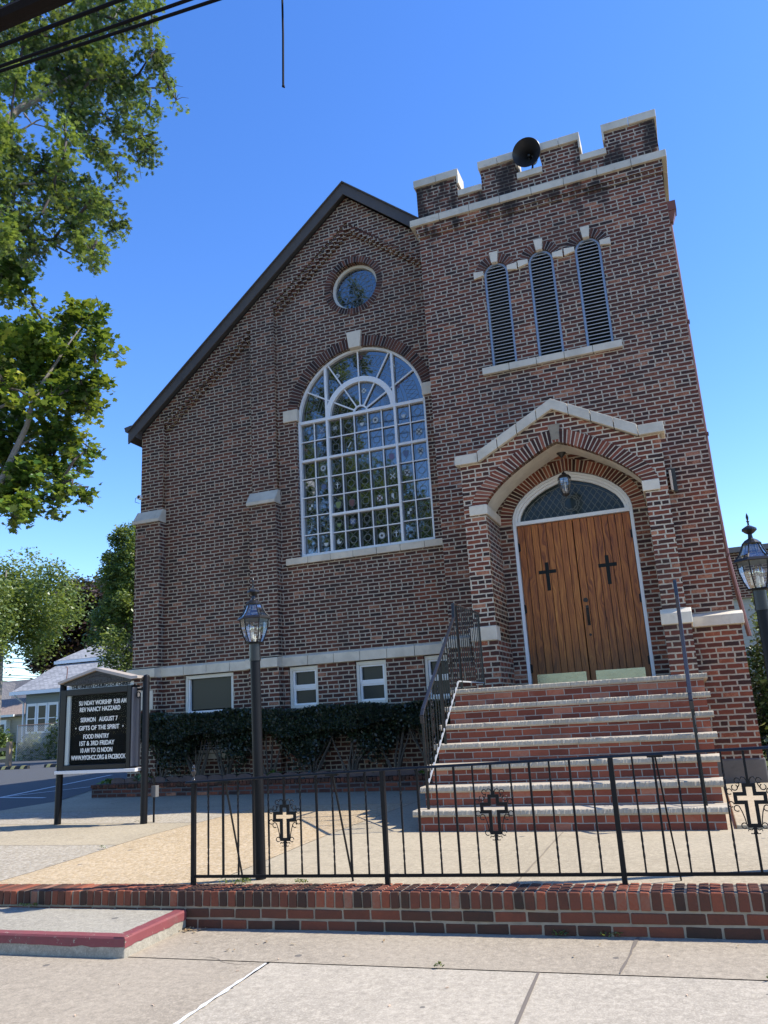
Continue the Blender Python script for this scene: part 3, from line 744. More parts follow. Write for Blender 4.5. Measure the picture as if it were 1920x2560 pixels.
for ci, ri, ty in ((4, 0, 'hs'), (5, 0, 'st'), (2, 0, 'tw'), (7, 0, 'hs'), (8, 1, 'xd'), (1, 0, 'xb'), (3, 1, 'ba'), (6, 2, 'rp'), (7, 2, 'sb'), (8, 2, 'sd'), (1, 2, 'st'), (6, 3, 'xx'),
                   (7, 3, 'sd'), (2, 3, 'cr'), (1, 3, 'bd'), (0, 4, 'dd'), (2, 4, 'sg'), (3, 4, 'sr'), (5, 4, 'xp'), (6, 4, 'hh'), (7, 5, 'dd'), (2, 5, 'hg'), (3, 5, 'xb'), (5, 6, 'st'), (2, 6, 'yy'), (1, 6, 'hs'), (0, 5, 'sk'), (6, 6, 'cr')):
    q = cell(ci, ri)
    if not q: continue
    em = MB()
    x, z = q
    if ty == 'hs': shield(x, z, 1.0, 0, 'bot')
    elif ty == 'hg': shield(x, z, 1.1, 1, 'bot')
    elif ty == 'st': disc(x, z); star(x, z)
    elif ty == 'tw': poly(0, [(x-.03, z-.04), (x-.01, z-.04), (x-.01, z+.03), (x-.03, z+.03)][::-1]); poly(0, [(x+.01, z-.04), (x+.03, z-.04), (x+.03, z+.03), (x+.01, z+.03)][::-1])
    elif ty == 'xd': disc(x, z); crossx(x, z)
    elif ty == 'xb': disc(x, z, .055, 4); crossx(x, z, .055, 0, .005)
    elif ty == 'xp': disc(x, z, .055, 0); crossx(x, z, .055, 3, .012)
    elif ty == 'ba': poly(0, [(x-.04, z-.055), (x+.035, z+.05), (x+.045, z+.03), (x-.01, z-.05)])
    elif ty == 'rp': disc(x, z, .055, 2)
    elif ty == 'sb': shield(x, z, 1.0, 4)
    elif ty == 'sd': shield(x, z, 1.0, 0); crossx(x, z, .05, 5, .010)
    elif ty == 'xx': crossx(x, z, .065, 0, .009)
    elif ty == 'cr': poly(0, [(x-.009, z-.06), (x-.009, z+.055), (x+.009, z+.055), (x+.009, z-.06)]); poly(0, [(x-.035, z+.01), (x-.035, z+.028), (x-.0095, z+.028), (x-.0095, z+.01)]); poly(0, [(x+.0095, z+.01), (x+.0095, z+.028), (x+.035, z+.028), (x+.035, z+.01)])
    elif ty == 'bd': disc(x, z, .05, 4)
    elif ty == 'dd': poly(0, [(x, z), (x, z+.05), (x+.04, z+.05), (x+.04, z)]); poly(0, [(x-.04, z-.05), (x-.04, z), (x, z), (x, z-.05)])
    elif ty == 'sg': shield(x, z, 1.1, 1)
    elif ty == 'sr': shield(x, z, 1.1, 3)
    elif ty == 'hh': poly(0, [(x-.045, z+.05), (x, z+.05), (x, z-.06), (x-.045, z-.01)][::-1])
    elif ty == 'yy': disc(x-.012, z, .045, 0); disc(x+.01, z+.018, .02, 5)
    elif ty == 'sk': crossx(x, z, .05, 0, .004, False)
    em.build('glass_emblem', EMM, win)
for a, rr_, mm in ((30, 1.08, 2), (50, 1.07, 0), (118, .98, 0), (150, 1.07, 0), (150, .86, 2), (28, .86, 2), (80, .45, 0), (88, 1.15, 3)):
    x, z = WX+rr_*math.cos(R(a)), WZ+rr_*math.sin(R(a)); em = MB(); disc(x, z, .05, mm); crossx(x, z, .05, 5, .004); em.build('glass_emblem', EMM, win)

# voussoir rings
def path_ring(mb, inner, outer, y0, y1, step=.068, gap=.010):
    """bricks between two matching polylines"""
    def resample(pl, n):
        L = [0]
        for i in range(1, len(pl)): L.append(L[-1]+math.dist(pl[i-1], pl[i]))
        out = []
        for k in range(n+1):
            t = L[-1]*k/n; i = 1
            while i < len(L)-1 and L[i] < t: i += 1
            f = (t-L[i-1])/max(1e-9, L[i]-L[i-1]); out.append((pl[i-1][0]+(pl[i][0]-pl[i-1][0])*f, pl[i-1][1]+(pl[i][1]-pl[i-1][1])*f))
        return out, L[-1]
    _, Lo = resample(outer, 2); n = max(3, round(Lo/step))
    A, _ = resample(inner, n); B, _ = resample(outer, n)
    for i in range(n):
        mb.rv = random.random(); g = gap/step/2+random.uniform(-.01, .01); o = random.uniform(-.003, .003)
        def lp(p, q, t): return (p[0]+(q[0]-p[0])*t, p[1]+(q[1]-p[1])*t)
        a0, a1 = lp(A[i], A[i+1], g), lp(A[i], A[i+1], 1-g); b0, b1 = lp(B[i], B[i+1], g), lp(B[i], B[i+1], 1-g)
        mb.hexa([(a0[0], y0+o, a0[1]), (a1[0], y0+o, a1[1]), (a1[0], y1, a1[1]), (a0[0], y1, a0[1]), (b0[0], y0+o, b0[1]), (b1[0], y0+o, b1[1]), (b1[0], y1, b1[1]), (b0[0], y1, b0[1])])
def ring_set(parent, name, mat, inner, outer, y0, y1, mort=M_MORTARD, step=.068, gap=.012):
    mb = MB(); path_ring(mb, inner, outer, y0, y1, step, gap); o = mb.build(name, mat, parent)
    mb = MB()
    n = len(inner)
    for i in range(n-1):
        a0, a1, b0, b1 = inner[i], inner[i+1], outer[i], outer[i+1]; e = .0045
        mb.hexa([(a0[0], y0+e, a0[1]), (a1[0], y0+e, a1[1]), (a1[0], y1-.001, a1[1]), (a0[0], y1-.001, a0[1]), (b0[0], y0+e, b0[1]), (b1[0], y0+e, b1[1]), (b1[0], y1-.001, b1[1]), (b0[0], y1-.001, b0[1])])
    mb.build(name+'_mortar', mort, parent); return o
for a0, a1 in ((6.2, 84.5), (95.5, 173.8)):
    n = 30; ring_set(ch, 'window_arch', M_VOUS_D, arcpts(WX, WZ, WR+.0, a0, a1, n), arcpts(WX, WZ, WR+.205, a0, a1, n), YF-.012, YF+.10)
mb = MB(); mb.prism([(WX-.115, WZ+WR-.03), (WX+.115, WZ+WR-.03), (WX+.155, WZ+WR+.31), (WX-.155, WZ+WR+.31)], YF-.06, YF+.14); part(mb, 'keystone', M_STONE, bevel=.008)
for s_ in (-1, 1):
    mb = MB(); a, b = sorted((WX+s_*(WR+.27), WX+s_*(WR-.04))); mb.box(a, b, YF-.035, YF+.13, 5.645, 5.885); part(mb, 'impost_block', M_STONE, bevel=.008)
mb = MB(); stones(WX-WR-.27, WX+WR+.27, .47, YF-.06, YF+.18, 2.80, 2.935, mb, .012); part(mb, 'window_sill', M_STONE, bevel=.005)
# round window
mb = MB(); bent_arc(mb, RX, RZ, RR-.055, RR-.004, 0, 360, YG-.02, YG+.08, 48)
rw_ = part(mb, 'round_window', M_CREAM)
plate('round_pane', arcpts(RX, RZ, RR-.05, 0, 360, 48)[:-1], [], YG+.03, YG+.04, [M_GLASS], rw_)
lm = MB(); ly0, ly1 = YG+.026, YG+.0295
for r_ in (.05, .21, .34, .425): 
    for i in range(36):
        a, b = 2*math.pi*i/36, 2*math.pi*(i+1)/36; lead(RX+r_*math.cos(a), RZ+r_*math.sin(a), RX+r_*math.cos(b), RZ+r_*math.sin(b), .003)
for i in range(16):
    a = 2*math.pi*i/16; b = a+math.pi/16
    lead(RX+.05*math.cos(a), RZ+.05*math.sin(a), RX+.34*math.cos(a), RZ+.34*math.sin(a), .003)
    lead(RX+.34*math.cos(a), RZ+.34*math.sin(a), RX+.445*math.cos(b), RZ+.445*math.sin(b), .003); lead(RX+.34*math.cos(a), RZ+.34*math.sin(a), RX+.445*math.cos(a-math.pi/16), RZ+.445*math.sin(a-math.pi/16), .003)
    lring(RX+.275*math.cos(b), RZ+.275*math.sin(b), .045, 10, .0028)
lm.build('lead_pattern', M_LEAD, rw_)
n = 64; ring_set(ch, 'round_window_arch', M_VOUS_D, arcpts(RX, RZ, RR, 0, 360, n), arcpts(RX, RZ, RR+.125, 0, 360, n), YF-.010, YF+.11)
# basement windows
for k, (a, b, c, d) in enumerate(BW):
    mb = MB(); f = .055; y0, y1 = YP+.035, YP+.14; zb = .215 if k else -.47
    e = .004
    mb.box(a+e, a+f, y0, y1, c+e, d); mb.box(b-f, b-e, y0, y1, c+e, d); mb.box(a+f, b-f, y0, y1, d-f-.01, d); mb.box(a+f, b-f, y0-.01, y1, c+e, c+f)
    wo = part(mb, 'basement_window', M_CREAM, bevel=.004)
    mb = MB()
    if k:
        zm = .56
        mb.box(a+f, b-f, y0+.035, y1-.01, zm-.02, zm+.02)
        for (p, q, yy) in ((zm+.02, d-f-.01, .03), (c+f, zm-.02, .05)):
            mb.box(a+f, a+f+.035, y0+yy, y1-.01, p, q); mb.box(b-f-.035, b-f, y0+yy, y1-.01, p, q); mb.box(a+f+.035, b-f-.035, y0+yy, y1-.01, q-.03, q); mb.box(a+f+.035, b-f-.035, y0+yy, y1-.01, p, p+.03)
    else:
        mb.box(a+f, b-f, y0-.01, y1-.01, .20, .27); mb.box(a+f, a+f+.03, y0+.03, y1-.01, .27, d-f); mb.box(b-f-.03, b-f, y0+.03, y1-.01, .27, d-f); mb.box(a+f, b-f, y0+.02, y1, -.20, .20)
        for i in range(5): mb.box(a+f, b-f, y0+.02, y0+.05, -.42+i*.045, -.40+i*.045)
    mb.build('sash', M_WHITE, wo)
    mb = MB(); mb.box(a+f, b-f, y1-.02, y1-.012, (c if k else .24)+f, d-f); mb.build('pane', M_GLASSD, wo)
mb = MB(); mb.box(-9.32, -7.85, YP-.05, YP+.1, -.60, -.51); part(mb, 'basement_sill', M_STONE2, bevel=.006)
# void behind the windows
# roof
mb = MB(); th = .16; ov = .22
for s_ in (-1, 1):
    x0, z0 = WX, ZA+.06; x1 = WX+s_*5.17; z1 = z0-slope*5.17
    pts = [(x0, z0), (x1, z1), (x1, z1+th), (x0, z0+th)]
    if s_ < 0: pts = pts[::-1]
    mb.prism(pts, YU-.12, 32)
part(mb, 'roof', M_ROOF)
mb = MB()
for s_ in (-1, 1):
    x0, z0 = WX, ZA-.035; x1 = WX+s_*5.14; z1 = z0-slope*5.14
    pts = [(x0, z0), (x1, z1), (x1, z1+.255), (x0, z0+.255)]
    if s_ < 0: pts = pts[::-1]
    mb.prism(pts, YU-.15, YU-.121)
    pts = [(x0, z0+.256), (x1, z1+.256), (x1, z1+.285), (x0, z0+.285)]
    if s_ < 0: pts = pts[::-1]
    mb.prism(pts, YU-.185, YU-.12)
part(mb, 'bargeboard', M_BARGE)
mb = MB(); xg = XL-.22; zg = 6.07
mb.prism([(xg-.13, zg+.10), (xg-.10, zg-.0), (xg+.18, zg-.16), (XL-.01, zg-.19), (XL-.01, zg+.0), (xg+.05, zg+.13)][::-1], YU-.14, 31.9); part(mb, 'gutter', M_BARGE)
mb = MB(); mb.box(XL+.3, XRN, 31.6, 32, -1.3, ZE); mb.box(XRN-.3, XRN, YF+.33, 31.6, -1.3, ZE); mb.prism([(XL, ZE), (XRN, ZE), (WX, ZA)], 31.7, 32); part(mb, 'rear_wall', M_NAVE)
mb = MB(); mb.box(XL+.31, XRN-.31, YF+1.2, YF+1.3, -1.2, ZE); mb.prism([(XL+.3, ZE+.01), (XRN-.3, ZE+.01), (WX, ZA-.3)], YF+1.2, YF+1.3); part(mb, 'dark_backing', M_VOID)

# ---------------- tower
TX0, TX1, YT, YTB = -3.53, .625, 12.05, 16.2
TC = -1.455
LV = [(-2.225, 7.20), (-1.455, 7.22), (-.68, 7.23)]; LR = .21; LZ0 = 5.50
lh = [[(x-LR, LZ0), (x+LR, LZ0)]+arcpts(x, z, LR, 0, 180, 16) for x, z in LV]
D_IN = [(.915, 2.78), (.912, 2.86), (.895, 2.94), (.85, 3.04), (.78, 3.14), (.66, 3.25), (.54, 3.33), (.40, 3.405), (.20, 3.475), (0, 3.53)]
def sym(h, c): return [(c+x, z) for x, z in h]+[(c-x, z) for x, z in h[::-1][1:]]
def offs(h, d):
    """offset a half profile outward"""
    out = []
    for i, p in enumerate(h):
        a = h[max(0, i-1)]; b = h[min(len(h)-1, i+1)]; tx, tz = b[0]-a[0], b[1]-a[1]; L = math.hypot(tx, tz) or 1
        out.append([p[0]+tz/L*d, p[1]-tx/L*d])
    out[0] = [h[0][0]+d, h[0][1]]; out[-1] = [0, h[-1][1]+d*1.06]
    return [tuple(q) for q in out]
door_hole = [(TC-.915, .26), (TC+.915, .26)]+sym(D_IN, TC)
ZTT = 8.46
plate('tower_wall', [(TX0, .945), (TC-.915, .945)]+sym(D_IN, TC)[::-1]+[(TC+.915, .945), (TX1, .945), (TX1, ZTT), (TX0, ZTT)], lh, YT, YT+.35, M_TOWER, ch)
plate('tower_wall', [(TX0+.002, -.8), (TC-.915, -.8), (TC-.915, .945), (TX0+.002, .945)], [], YT, YT+.35, M_TOWER, ch)
plate('tower_wall', [(TC+.915, -.8), (TX1-.002, -.8), (TX1-.002, .945), (TC+.915, .945)], [], YT, YT+.35, M_TOWER, ch)
mb = MB(); mb.box(TX1-.35, TX1, YT+.35, YTB, -1.3, ZTT); mb.box(TX0, TX0+.35, YT+.35, YTB, -1.3, ZTT); mb.box(TX0+.35, TX1-.35, YTB-.35, YTB, -1.3, ZTT)
part(mb, 'tower_side_wall', M_TOWER)
mb = MB(); mb.box(TX0+.36, TX1-.36, YT+.9, YT+.95, -1.2, ZTT); part(mb, 'dark_backing', M_VOID)
# plinth
mb = MB(); mb.box(.02, TX1+.045, YT-.07, YT+.02, -.83, .945); mb.box(TX1+.001, TX1+.045, YT+.02, YTB, -.83, .945); part(mb, 'tower_plinth', M_PLINTH)
mb = MB(); mb.box(TX0-.045, -2.92, YT-.07, YT-.001, -.83, .945); part(mb, 'tower_plinth', M_PLINTH)
mb = MB(); mb.box(.0, TX1+.065, YT-.09, YTB, -1.3, -.83); part(mb, 'foundation_stone', stone_mat('dark_foundation', (.17, .155, .135), .9), bevel=.02)
# tower belt
mb = MB(); stones(.045, TX1+.09, .6, YT-.125, YT+.01, .945, 1.135, mb, .05)
mb.prism([(TX1, .945), (TX1+.09, .945), (TX1+.09, 1.085), (TX1, 1.135)], YT-.02, YTB)
stones(TX0-.09, -2.92, .55, YT-.125, YT+.01, .945, 1.135, mb, .05); part(mb, 'tower_belt', M_STONE2, bevel=.006)
# cornice and parapet
mb = MB(); stones(TX0-.13, TX1+.11, .52, YT-.10, YT+.36, ZTT, 8.59, mb, .0)
mb.box(TX1-.36, TX1+.11, YT+.37, YTB+.1, ZTT, 8.59); mb.box(TX0-.13, TX0+.36, YT+.37, YTB+.1, ZTT, 8.59); mb.box(TX0+.37, TX1-.37, YTB-.3, YTB+.1, ZTT, 8.59)
part(mb, 'cornice', M_STONE2, bevel=.006)
mb = MB(); mb.box(TX0-.035, TX1+.03, YT-.055, YT-.001, 8.32, ZTT-.001); mb.box(TX0-.02, TX1+.017, YT-.028, YT-.002, 8.25, 8.319); mb.box(TX1+.001, TX1+.03, YT, YTB, 8.32, ZTT-.001); part(mb, 'corbel_table', M_TOWER)
PX0, PXR = -3.52, .645; ZC, ZM, ZN = 9.285, 9.43, 8.985
merl = [(PX0, -2.75), (-2.31, -1.68), (-1.24, -.60), (-.165, PXR)]; gaps = [(-2.75, -2.31), (-1.68, -1.24), (-.60, -.165)]
mb = MB(); mb.box(PX0, PXR, YT+.005, YT+.34, 8.591, 8.87)
for a, b in merl: mb.box(a, b, YT+.005, YT+.34, 8.87, ZC)
yy = YT+.341
ysd = [(YT+.34, YT+.85), (YT+1.25, YT+1.9), (YT+2.3, YT+2.95), (YT+3.4, YTB)]
for xa, xb in ((PX0, PX0+.33), (PXR-.33, PXR)):
    mb.box(xa, xb, YT+.341, YTB, 8.591, 8.87)
    for a, b in ysd: mb.box(xa, xb, a+.001, b, 8.8705, ZC)
mb.box(PX0+.331, PXR-.331, YTB-.33, YTB, 8.591, 8.87)
for a, b in merl[1:3]: mb.box(a, b, YTB-.33, YTB, 8.8705, ZC)
part(mb, 'parapet', M_TOWER)
for a, b in merl:
    mb = MB()
    m_ = (a+b)/2
    mb.box(a-.035, m_-.003, YT-.04, YT+.38, ZC, ZM); mb.box(m_+.003, b+.035, YT-.04, YT+.38, ZC, ZM)
    if b < -.5: mb.box(b+.001, b+.035, YT-.039, YT+.379, ZN+.14, ZC-.001)
    part(mb, 'merlon_coping', M_STONE2, bevel=.006)
for a, b in gaps:
    mb = MB(); mb.box(a+.002, b-.002, YT-.035, YT+.37, 8.871, ZN); part(mb, 'notch_sill', M_STONE2, bevel=.006)
mb = MB()
for xa, xb in ((PX0-.035, PX0+.37), (PXR-.37, PXR+.035)):
    for a, b in ysd: mb.box(xa, xb, a+.042, b+.035, ZC, ZM-.001)
for a, b in merl[1:3]: mb.box(a-.03, b+.03, YTB-.36, YTB+.03, ZC, ZM)
# returns of the coping that run down the merlon sides facing right
mb.box(-.165-.035, -.166, YT-.039, YT+.379, ZN+.14, ZC-.001)
part(mb, 'merlon_coping', M_STONE2, bevel=.006)
mb = MB(); mb.box(TX0+.36, TX1-.36, YT+.36, YTB-.36, 8.3, 8.4); part(mb, 'tower_roof', M_ROOF)
# louvers
for x, z in LV:
    mb = MB(); y0, y1 = YT+.03, YT+.14; f = .038
    mb.box(x-LR+.003, x-LR+f, y0, y1, LZ0, z); mb.box(x+LR-f, x+LR-.003, y0, y1, LZ0, z); bent_arc(mb, x, z, LR-f, LR-.003, 0, 180, y0, y1, 16)
    lo = part(mb, 'louver_window', M_GALV)
    mb = MB(); nz = 31; hgt = (z+LR-f)-LZ0
    for i in range(nz):
        zz = LZ0+.02+hgt*i/nz; w = LR-f
        if zz > z: w = math.sqrt(max(0.0004, (LR-f)**2-(zz-z)**2))
        mb.hexa([(x-w, y0+.012, zz-.004), (x+w, y0+.012, zz-.004), (x+w, y0+.085, zz+.038), (x-w, y0+.085, zz+.038), (x-w, y0+.012, zz+.010), (x+w, y0+.012, zz+.010), (x+w, y0+.085, zz+.044), (x-w, y0+.085, zz+.044)])
    mb.build('slats', M_LOUVER, lo)
    mb = MB(); mb.prism([(x-.2, LZ0), (x+.2, LZ0)]+arcpts(x, z, .2, 0, 180, 12), y1, y1+.02); mb.build('backing', M_VOID, lo)
    for a0, a1 in ((12, 76), (104, 168)):
        ring_set(ch, 'louver_arch', M_VOUS_D, arcpts(x, z, LR, a0, a1, 10), arcpts(x, z, LR+.15, a0, a1, 10), YT-.012, YT+.10, step=.062, gap=.013)
    mb = MB(); mb.prism([(x-.05, z+LR-.02), (x+.05, z+LR-.02), (x+.075, z+LR+.18), (x-.075, z+LR+.18)], YT-.045, YT+.1); part(mb, 'louver_keystone', M_STONE, bevel=.005)
    for s_ in (-1, 1):
        a, b = (x+s_*LR*.98, x+s_*(LR+.165)); p = [(a, z-.01), (b, z-.045), (b, z+.085), (a, z+.07)]
        if s_ < 0: p = p[::-1]
        mb = MB(); mb.prism(p, YT-.045, YT+.1); part(mb, 'louver_impost', M_STONE, bevel=.005)
mb = MB(); stones(-2.60, -.35, .43, YT-.07, YT+.15, 5.37, 5.50, mb, .012); part(mb, 'louver_sill', M_STONE2, bevel=.005)
part(jb, 'stone_joints', M_JOINT)
# downspout
mb = MB(); x = TX1+.026; y = YT+.50
mb.tube([(x, y, 7.6), (x, y, 2.9), (x+.02, y, 2.0), (x+.13, y-.06, .80)], .032, 8)
for z in (2.0, 3.9, 5.8): mb.box(x-.035, x+.045, y-.05, y+.05, z-.02, z+.02)
mb.hexa([(x-.03, y-.06, 7.6), (x+.05, y-.06, 7.6), (x+.05, y+.06, 7.6), (x-.03, y+.06, 7.6), (x-.03, y-.10, 7.78), (x+.11, y-.10, 7.78), (x+.11, y+.1, 7.78), (x-.03, y+.1, 7.78)])
mb.box(x-.03, x+.125, y-.11, y+.11, 7.781, 7.95); part(mb, 'downspout', M_COPPER)

# ---------------- porch
YQ = 11.17; PL, PR = -2.90, .0; PI_, PJ = -2.572, -.302; PC = -1.437; ZS = 2.945
A_IN = [(1.135, ZS), (1.11, 2.99), (1.05, 3.065), (.97, 3.15), (.87, 3.24), (.75, 3.33), (.57, 3.45), (.37, 3.565), (.17, 3.67), (0, 3.735)]
A_OUT = offs(A_IN, .205)
A_V = offs(A_IN, .095)
GO = [(PR, .945), (PR, 3.605), (-.33, 3.605), (PC, 4.225), (-2.57, 3.605), (PL, 3.605)]
po = plate('porch', [(PL, .945), (PI_, .945), (PI_, ZS)]+[(PC-x, z) for x, z in A_IN[1:]]+[(PC+x, z) for x, z in A_IN[::-1][1:]]+[(PJ, .945)]+GO, [], YQ, YQ+.12, M_PORCH, ch)
plate('porch_side', [(PL, .945), (PI_, .945), (PI_, ZS)]+[(PC-x, z) for x, z in A_V]+[(PC+x, z) for x, z in A_V[::-1][1:]]+[(PJ, ZS), (PJ, .945)]+GO, [], YQ+.1201, YT-.001, M_PORCH, po)
for a, b in ((PL-.03, PI_+.012), (PJ-.012, PR+.03)):
    mb = MB(); mb.box(a, b, YQ-.03, YT-.001, .20, .945); mb.build('porch_base', M_PLINTH, po)
ring_set(po, 'porch_arch', M_VOUS_R, [(PC-x, z) for x, z in A_IN], [(PC-x, z) for x, z in A_OUT], YQ-.012, YQ+.11, M_MORTL, .066, .018)
ring_set(po, 'porch_arch', M_VOUS_R, [(PC+x, z) for x, z in A_IN], [(PC+x, z) for x, z in A_OUT], YQ-.012, YQ+.11, M_MORTL, .066, .018)
mb = MB()
ai = offs(A_IN, -.03)
mb.v = []
for pts_ in ([(PC-x, z) for x, z in A_V], [(PC+x, z) for x, z in A_V]):
    pin = [(PC+(p[0]-PC)*.985, p[1]-.018) for p in pts_]
    for i in range(len(pts_)-1):
        a0, a1, b0, b1 = pin[i], pin[i+1], pts_[i], pts_[i+1]
        mb.hexa([(a0[0], YQ+.125, a0[1]), (a1[0], YQ+.125, a1[1]), (a1[0], YT-.002, a1[1]), (a0[0], YT-.002, a0[1]), (b0[0], YQ+.125, b0[1]), (b1[0], YQ+.125, b1[1]), (b1[0], YT-.002, b1[1]), (b0[0], YT-.002, b0[1])])
mb.build('plaster_soffit', M_PLASTER, po, smooth=True)
for a, b, c in ((PL+.085, PI_+.03, -1), (PJ-.03, PR-.10, 1)):
    mb = MB(); mb.box(a, b, YQ-.03, YQ+.22, 2.795, ZS)
    if c < 0: mb.box(PI_-.05, PI_+.03, YQ+.222, YT-.002, 2.795, ZS)
    else: mb.box(PJ-.03, PJ+.05, YQ+.222, YT-.002, 2.795, ZS)
    mb.build('impost_block', M_STONE, po, bevel=.008)
mb = MB(); mb.box(PL-.06, PI_+.01, YQ-.055, YQ+.2, .945, 1.145); mb.build('jamb_cap', M_STONE, po, bevel=.008); mb = MB()
mb.prismx([(YQ-.055, .945), (YQ+.2, .945), (YQ+.2, 1.15), (YQ-.0, 1.15), (YQ-.055, 1.09)][::-1], PJ-.035, PR+.055); mb.box(PR-.1, PR+.052, YQ+.201, YT-.09, .945, 1.13)
mb.build('jamb_cap', M_STONE, po, bevel=.008)
# small keystone patch of mortar
mb = MB(); mb.prism([(PC-.05, 3.76), (PC+.05, 3.76), (PC+.085, 4.0), (PC-.085, 4.0)], YQ-.016, YQ+.02); mb.build('keystone_mortar', M_MORTAR, po)
# gable coping stones
mb = MB(); jb = MB(); th = .145
def cop(p, q, t=None):
    dx, dz = q[0]-p[0], q[1]-p[1]; L = math.hypot(dx, dz); g = .006/L
    a = (p[0]+dx*g, p[1]+dz*g); b = (q[0]-dx*g, q[1]-dz*g); nz = th/ (abs(dx)/L)
    mb.prism([a, b, (b[0], b[1]+nz), (a[0], a[1]+nz)], YQ-.07, YQ+.30)
xA, xB = -2.61, -.285; zc0 = 3.60; zap = 4.225
cop((PL-.07, zc0), (xA, zc0)); cop((xB, zc0), (PR+.07, zc0))
hs = (zap-zc0)/(PC-xA)
for s_ in (-1, 1):
    x0 = xA if s_ < 0 else xB
    cuts = [0, .27, .535, .80] 
    for i in range(3):
        a = (x0+(PC-x0)*cuts[i], zc0+(zap-zc0)*cuts[i]); b = (x0+(PC-x0)*cuts[i+1], zc0+(zap-zc0)*cuts[i+1])
        if s_ < 0: cop(a, b)
        else: cop(b, a)
t_ = .80; nz = th/math.cos(math.atan(hs))
xl, zl = xA+(PC-xA)*t_, zc0+(zap-zc0)*t_; xr = xB+(PC-xB)*t_
mb.prism([(xl+.004, zl+.002), (PC, zap), (xr-.004, zl+.002), (xr-.004, zl+nz), (PC, zap+nz), (xl+.004, zl+nz)], YQ-.07, YQ+.30)
mb.build('gable_coping', M_STONE2, po, bevel=.006)
# inner arch on the tower face
F_O = D_IN; R_I = offs(D_IN, .003); R_O = offs(D_IN, .19)
ring_set(ch, 'doorway_arch', M_VOUS_R, [(TC-x, z) for x, z in R_I], [(TC-x, z) for x, z in R_O], YT-.012, YT+.06, M_MORTL, .064, .017)
ring_set(ch, 'doorway_arch', M_VOUS_R, [(TC+x, z) for x, z in R_I], [(TC+x, z) for x, z in R_O], YT-.012, YT+.06, M_MORTL, .064, .017)
# door frame, moulded in three steps
YD = 12.13
mb = MB()
steps_ = [(.0, .035, YD-.055), (.035, .075, YD-.03), (.075, .115, YD-.002)]
for (d0, d1, y) in steps_:
    o_ = offs(D_IN, -d0-.002) if d0 else offs(D_IN, -.003); i_ = offs(D_IN, -d1)
    for s_ in (-1, 1):
        for k in range(len(o_)-1):
            a0, a1, b0, b1 = i_[k], i_[k+1], o_[k], o_[k+1]
            P4 = [(TC+s_*p[0], p[1]) for p in (a0, a1, b0, b1)]
            mb.hexa([(P4[0][0], y, P4[0][1]), (P4[1][0], y, P4[1][1]), (P4[1][0], YD+.09, P4[1][1]), (P4[0][0], YD+.09, P4[0][1]), (P4[2][0], y, P4[2][1]), (P4[3][0], y, P4[3][1]), (P4[3][0], YD+.09, P4[3][1]), (P4[2][0], YD+.09, P4[2][1])])
DH = 2.765; DW = .865
for s_ in (-1, 1):
    a, b = sorted((TC+s_*DW, TC+s_*.912)); mb.box(a, b, YD-.055, YD+.09, .262, 2.779)
mb.box(TC-DW+.001, TC+DW-.001, YD-.05, YD+.09, DH, DH+.055)
df = part(mb, 'door_frame', M_WHITE)
# transom
h_in = offs(D_IN, -.112); tp = [(TC-.80, DH+.05), (TC+.80, DH+.05)]+sym([(.80, 2.80)]+[p for p in h_in if p[1] > 2.83], TC)
plate('transom_pane', tp, [], YD+.05, YD+.06, [M_TGLASS], df)
def inside(pt, pl):
    c = False; n = len(pl); j = n-1
    for i in range(n):
        if (pl[i][1] > pt[1]) != (pl[j][1] > pt[1]) and pt[0] < (pl[j][0]-pl[i][0])*(pt[1]-pl[i][1])/(pl[j][1]-pl[i][1])+pl[i][0]: c = not c
        j = i
    return c
lm = MB(); ly0, ly1 = YD+.045, YD+.0495
TPC = [(TC+(p[0]-TC)*.93, DH+.05+(p[1]-DH-.05)*.90) for p in tp]
def cliplead(x0, z0, x1, z1, pl, w=.0035, hole=None):
    n = 60; st = None
    for i in range(n+1):
        t = i/n; p = (x0+(x1-x0)*t, z0+(z1-z0)*t); ok = inside(p, pl) and not (hole and math.hypot(p[0]-hole[0], p[1]-hole[1]) < hole[2])
        if ok and st is None: st = p
        if (not ok or i == n) and st is not None: lead(*st, *p, w); st = None
for i in range(-16, 17):
    c = i*.105; cliplead(TC+c-.5, DH, TC+c+.5, DH+1.0*1.35, TPC, .0035, (TC, 3.03, .13)); cliplead(TC+c+.5, DH, TC+c-.5, DH+1.35, TPC, .0035, (TC, 3.03, .13))
for a in range(len(TPC)): lead(*TPC[a], *TPC[(a+1) % len(TPC)], .0045)
for r_ in (.13, .10): lring(TC, 3.03, r_, 18, .004)
for i in range(8): lring(TC+.115*math.cos(i*math.pi/4), 3.03+.115*math.sin(i*math.pi/4), .03, 8, .003)
lm.build('lead_pattern', M_LEAD, df)
mb = MB(); mb.box(TC-.86, TC+.86, YD+.10, YD+.14, .262, 2.779); mb.prism(tp, YD+.095, YD+.12); mb.build('dark_backing', M_VOID, df)
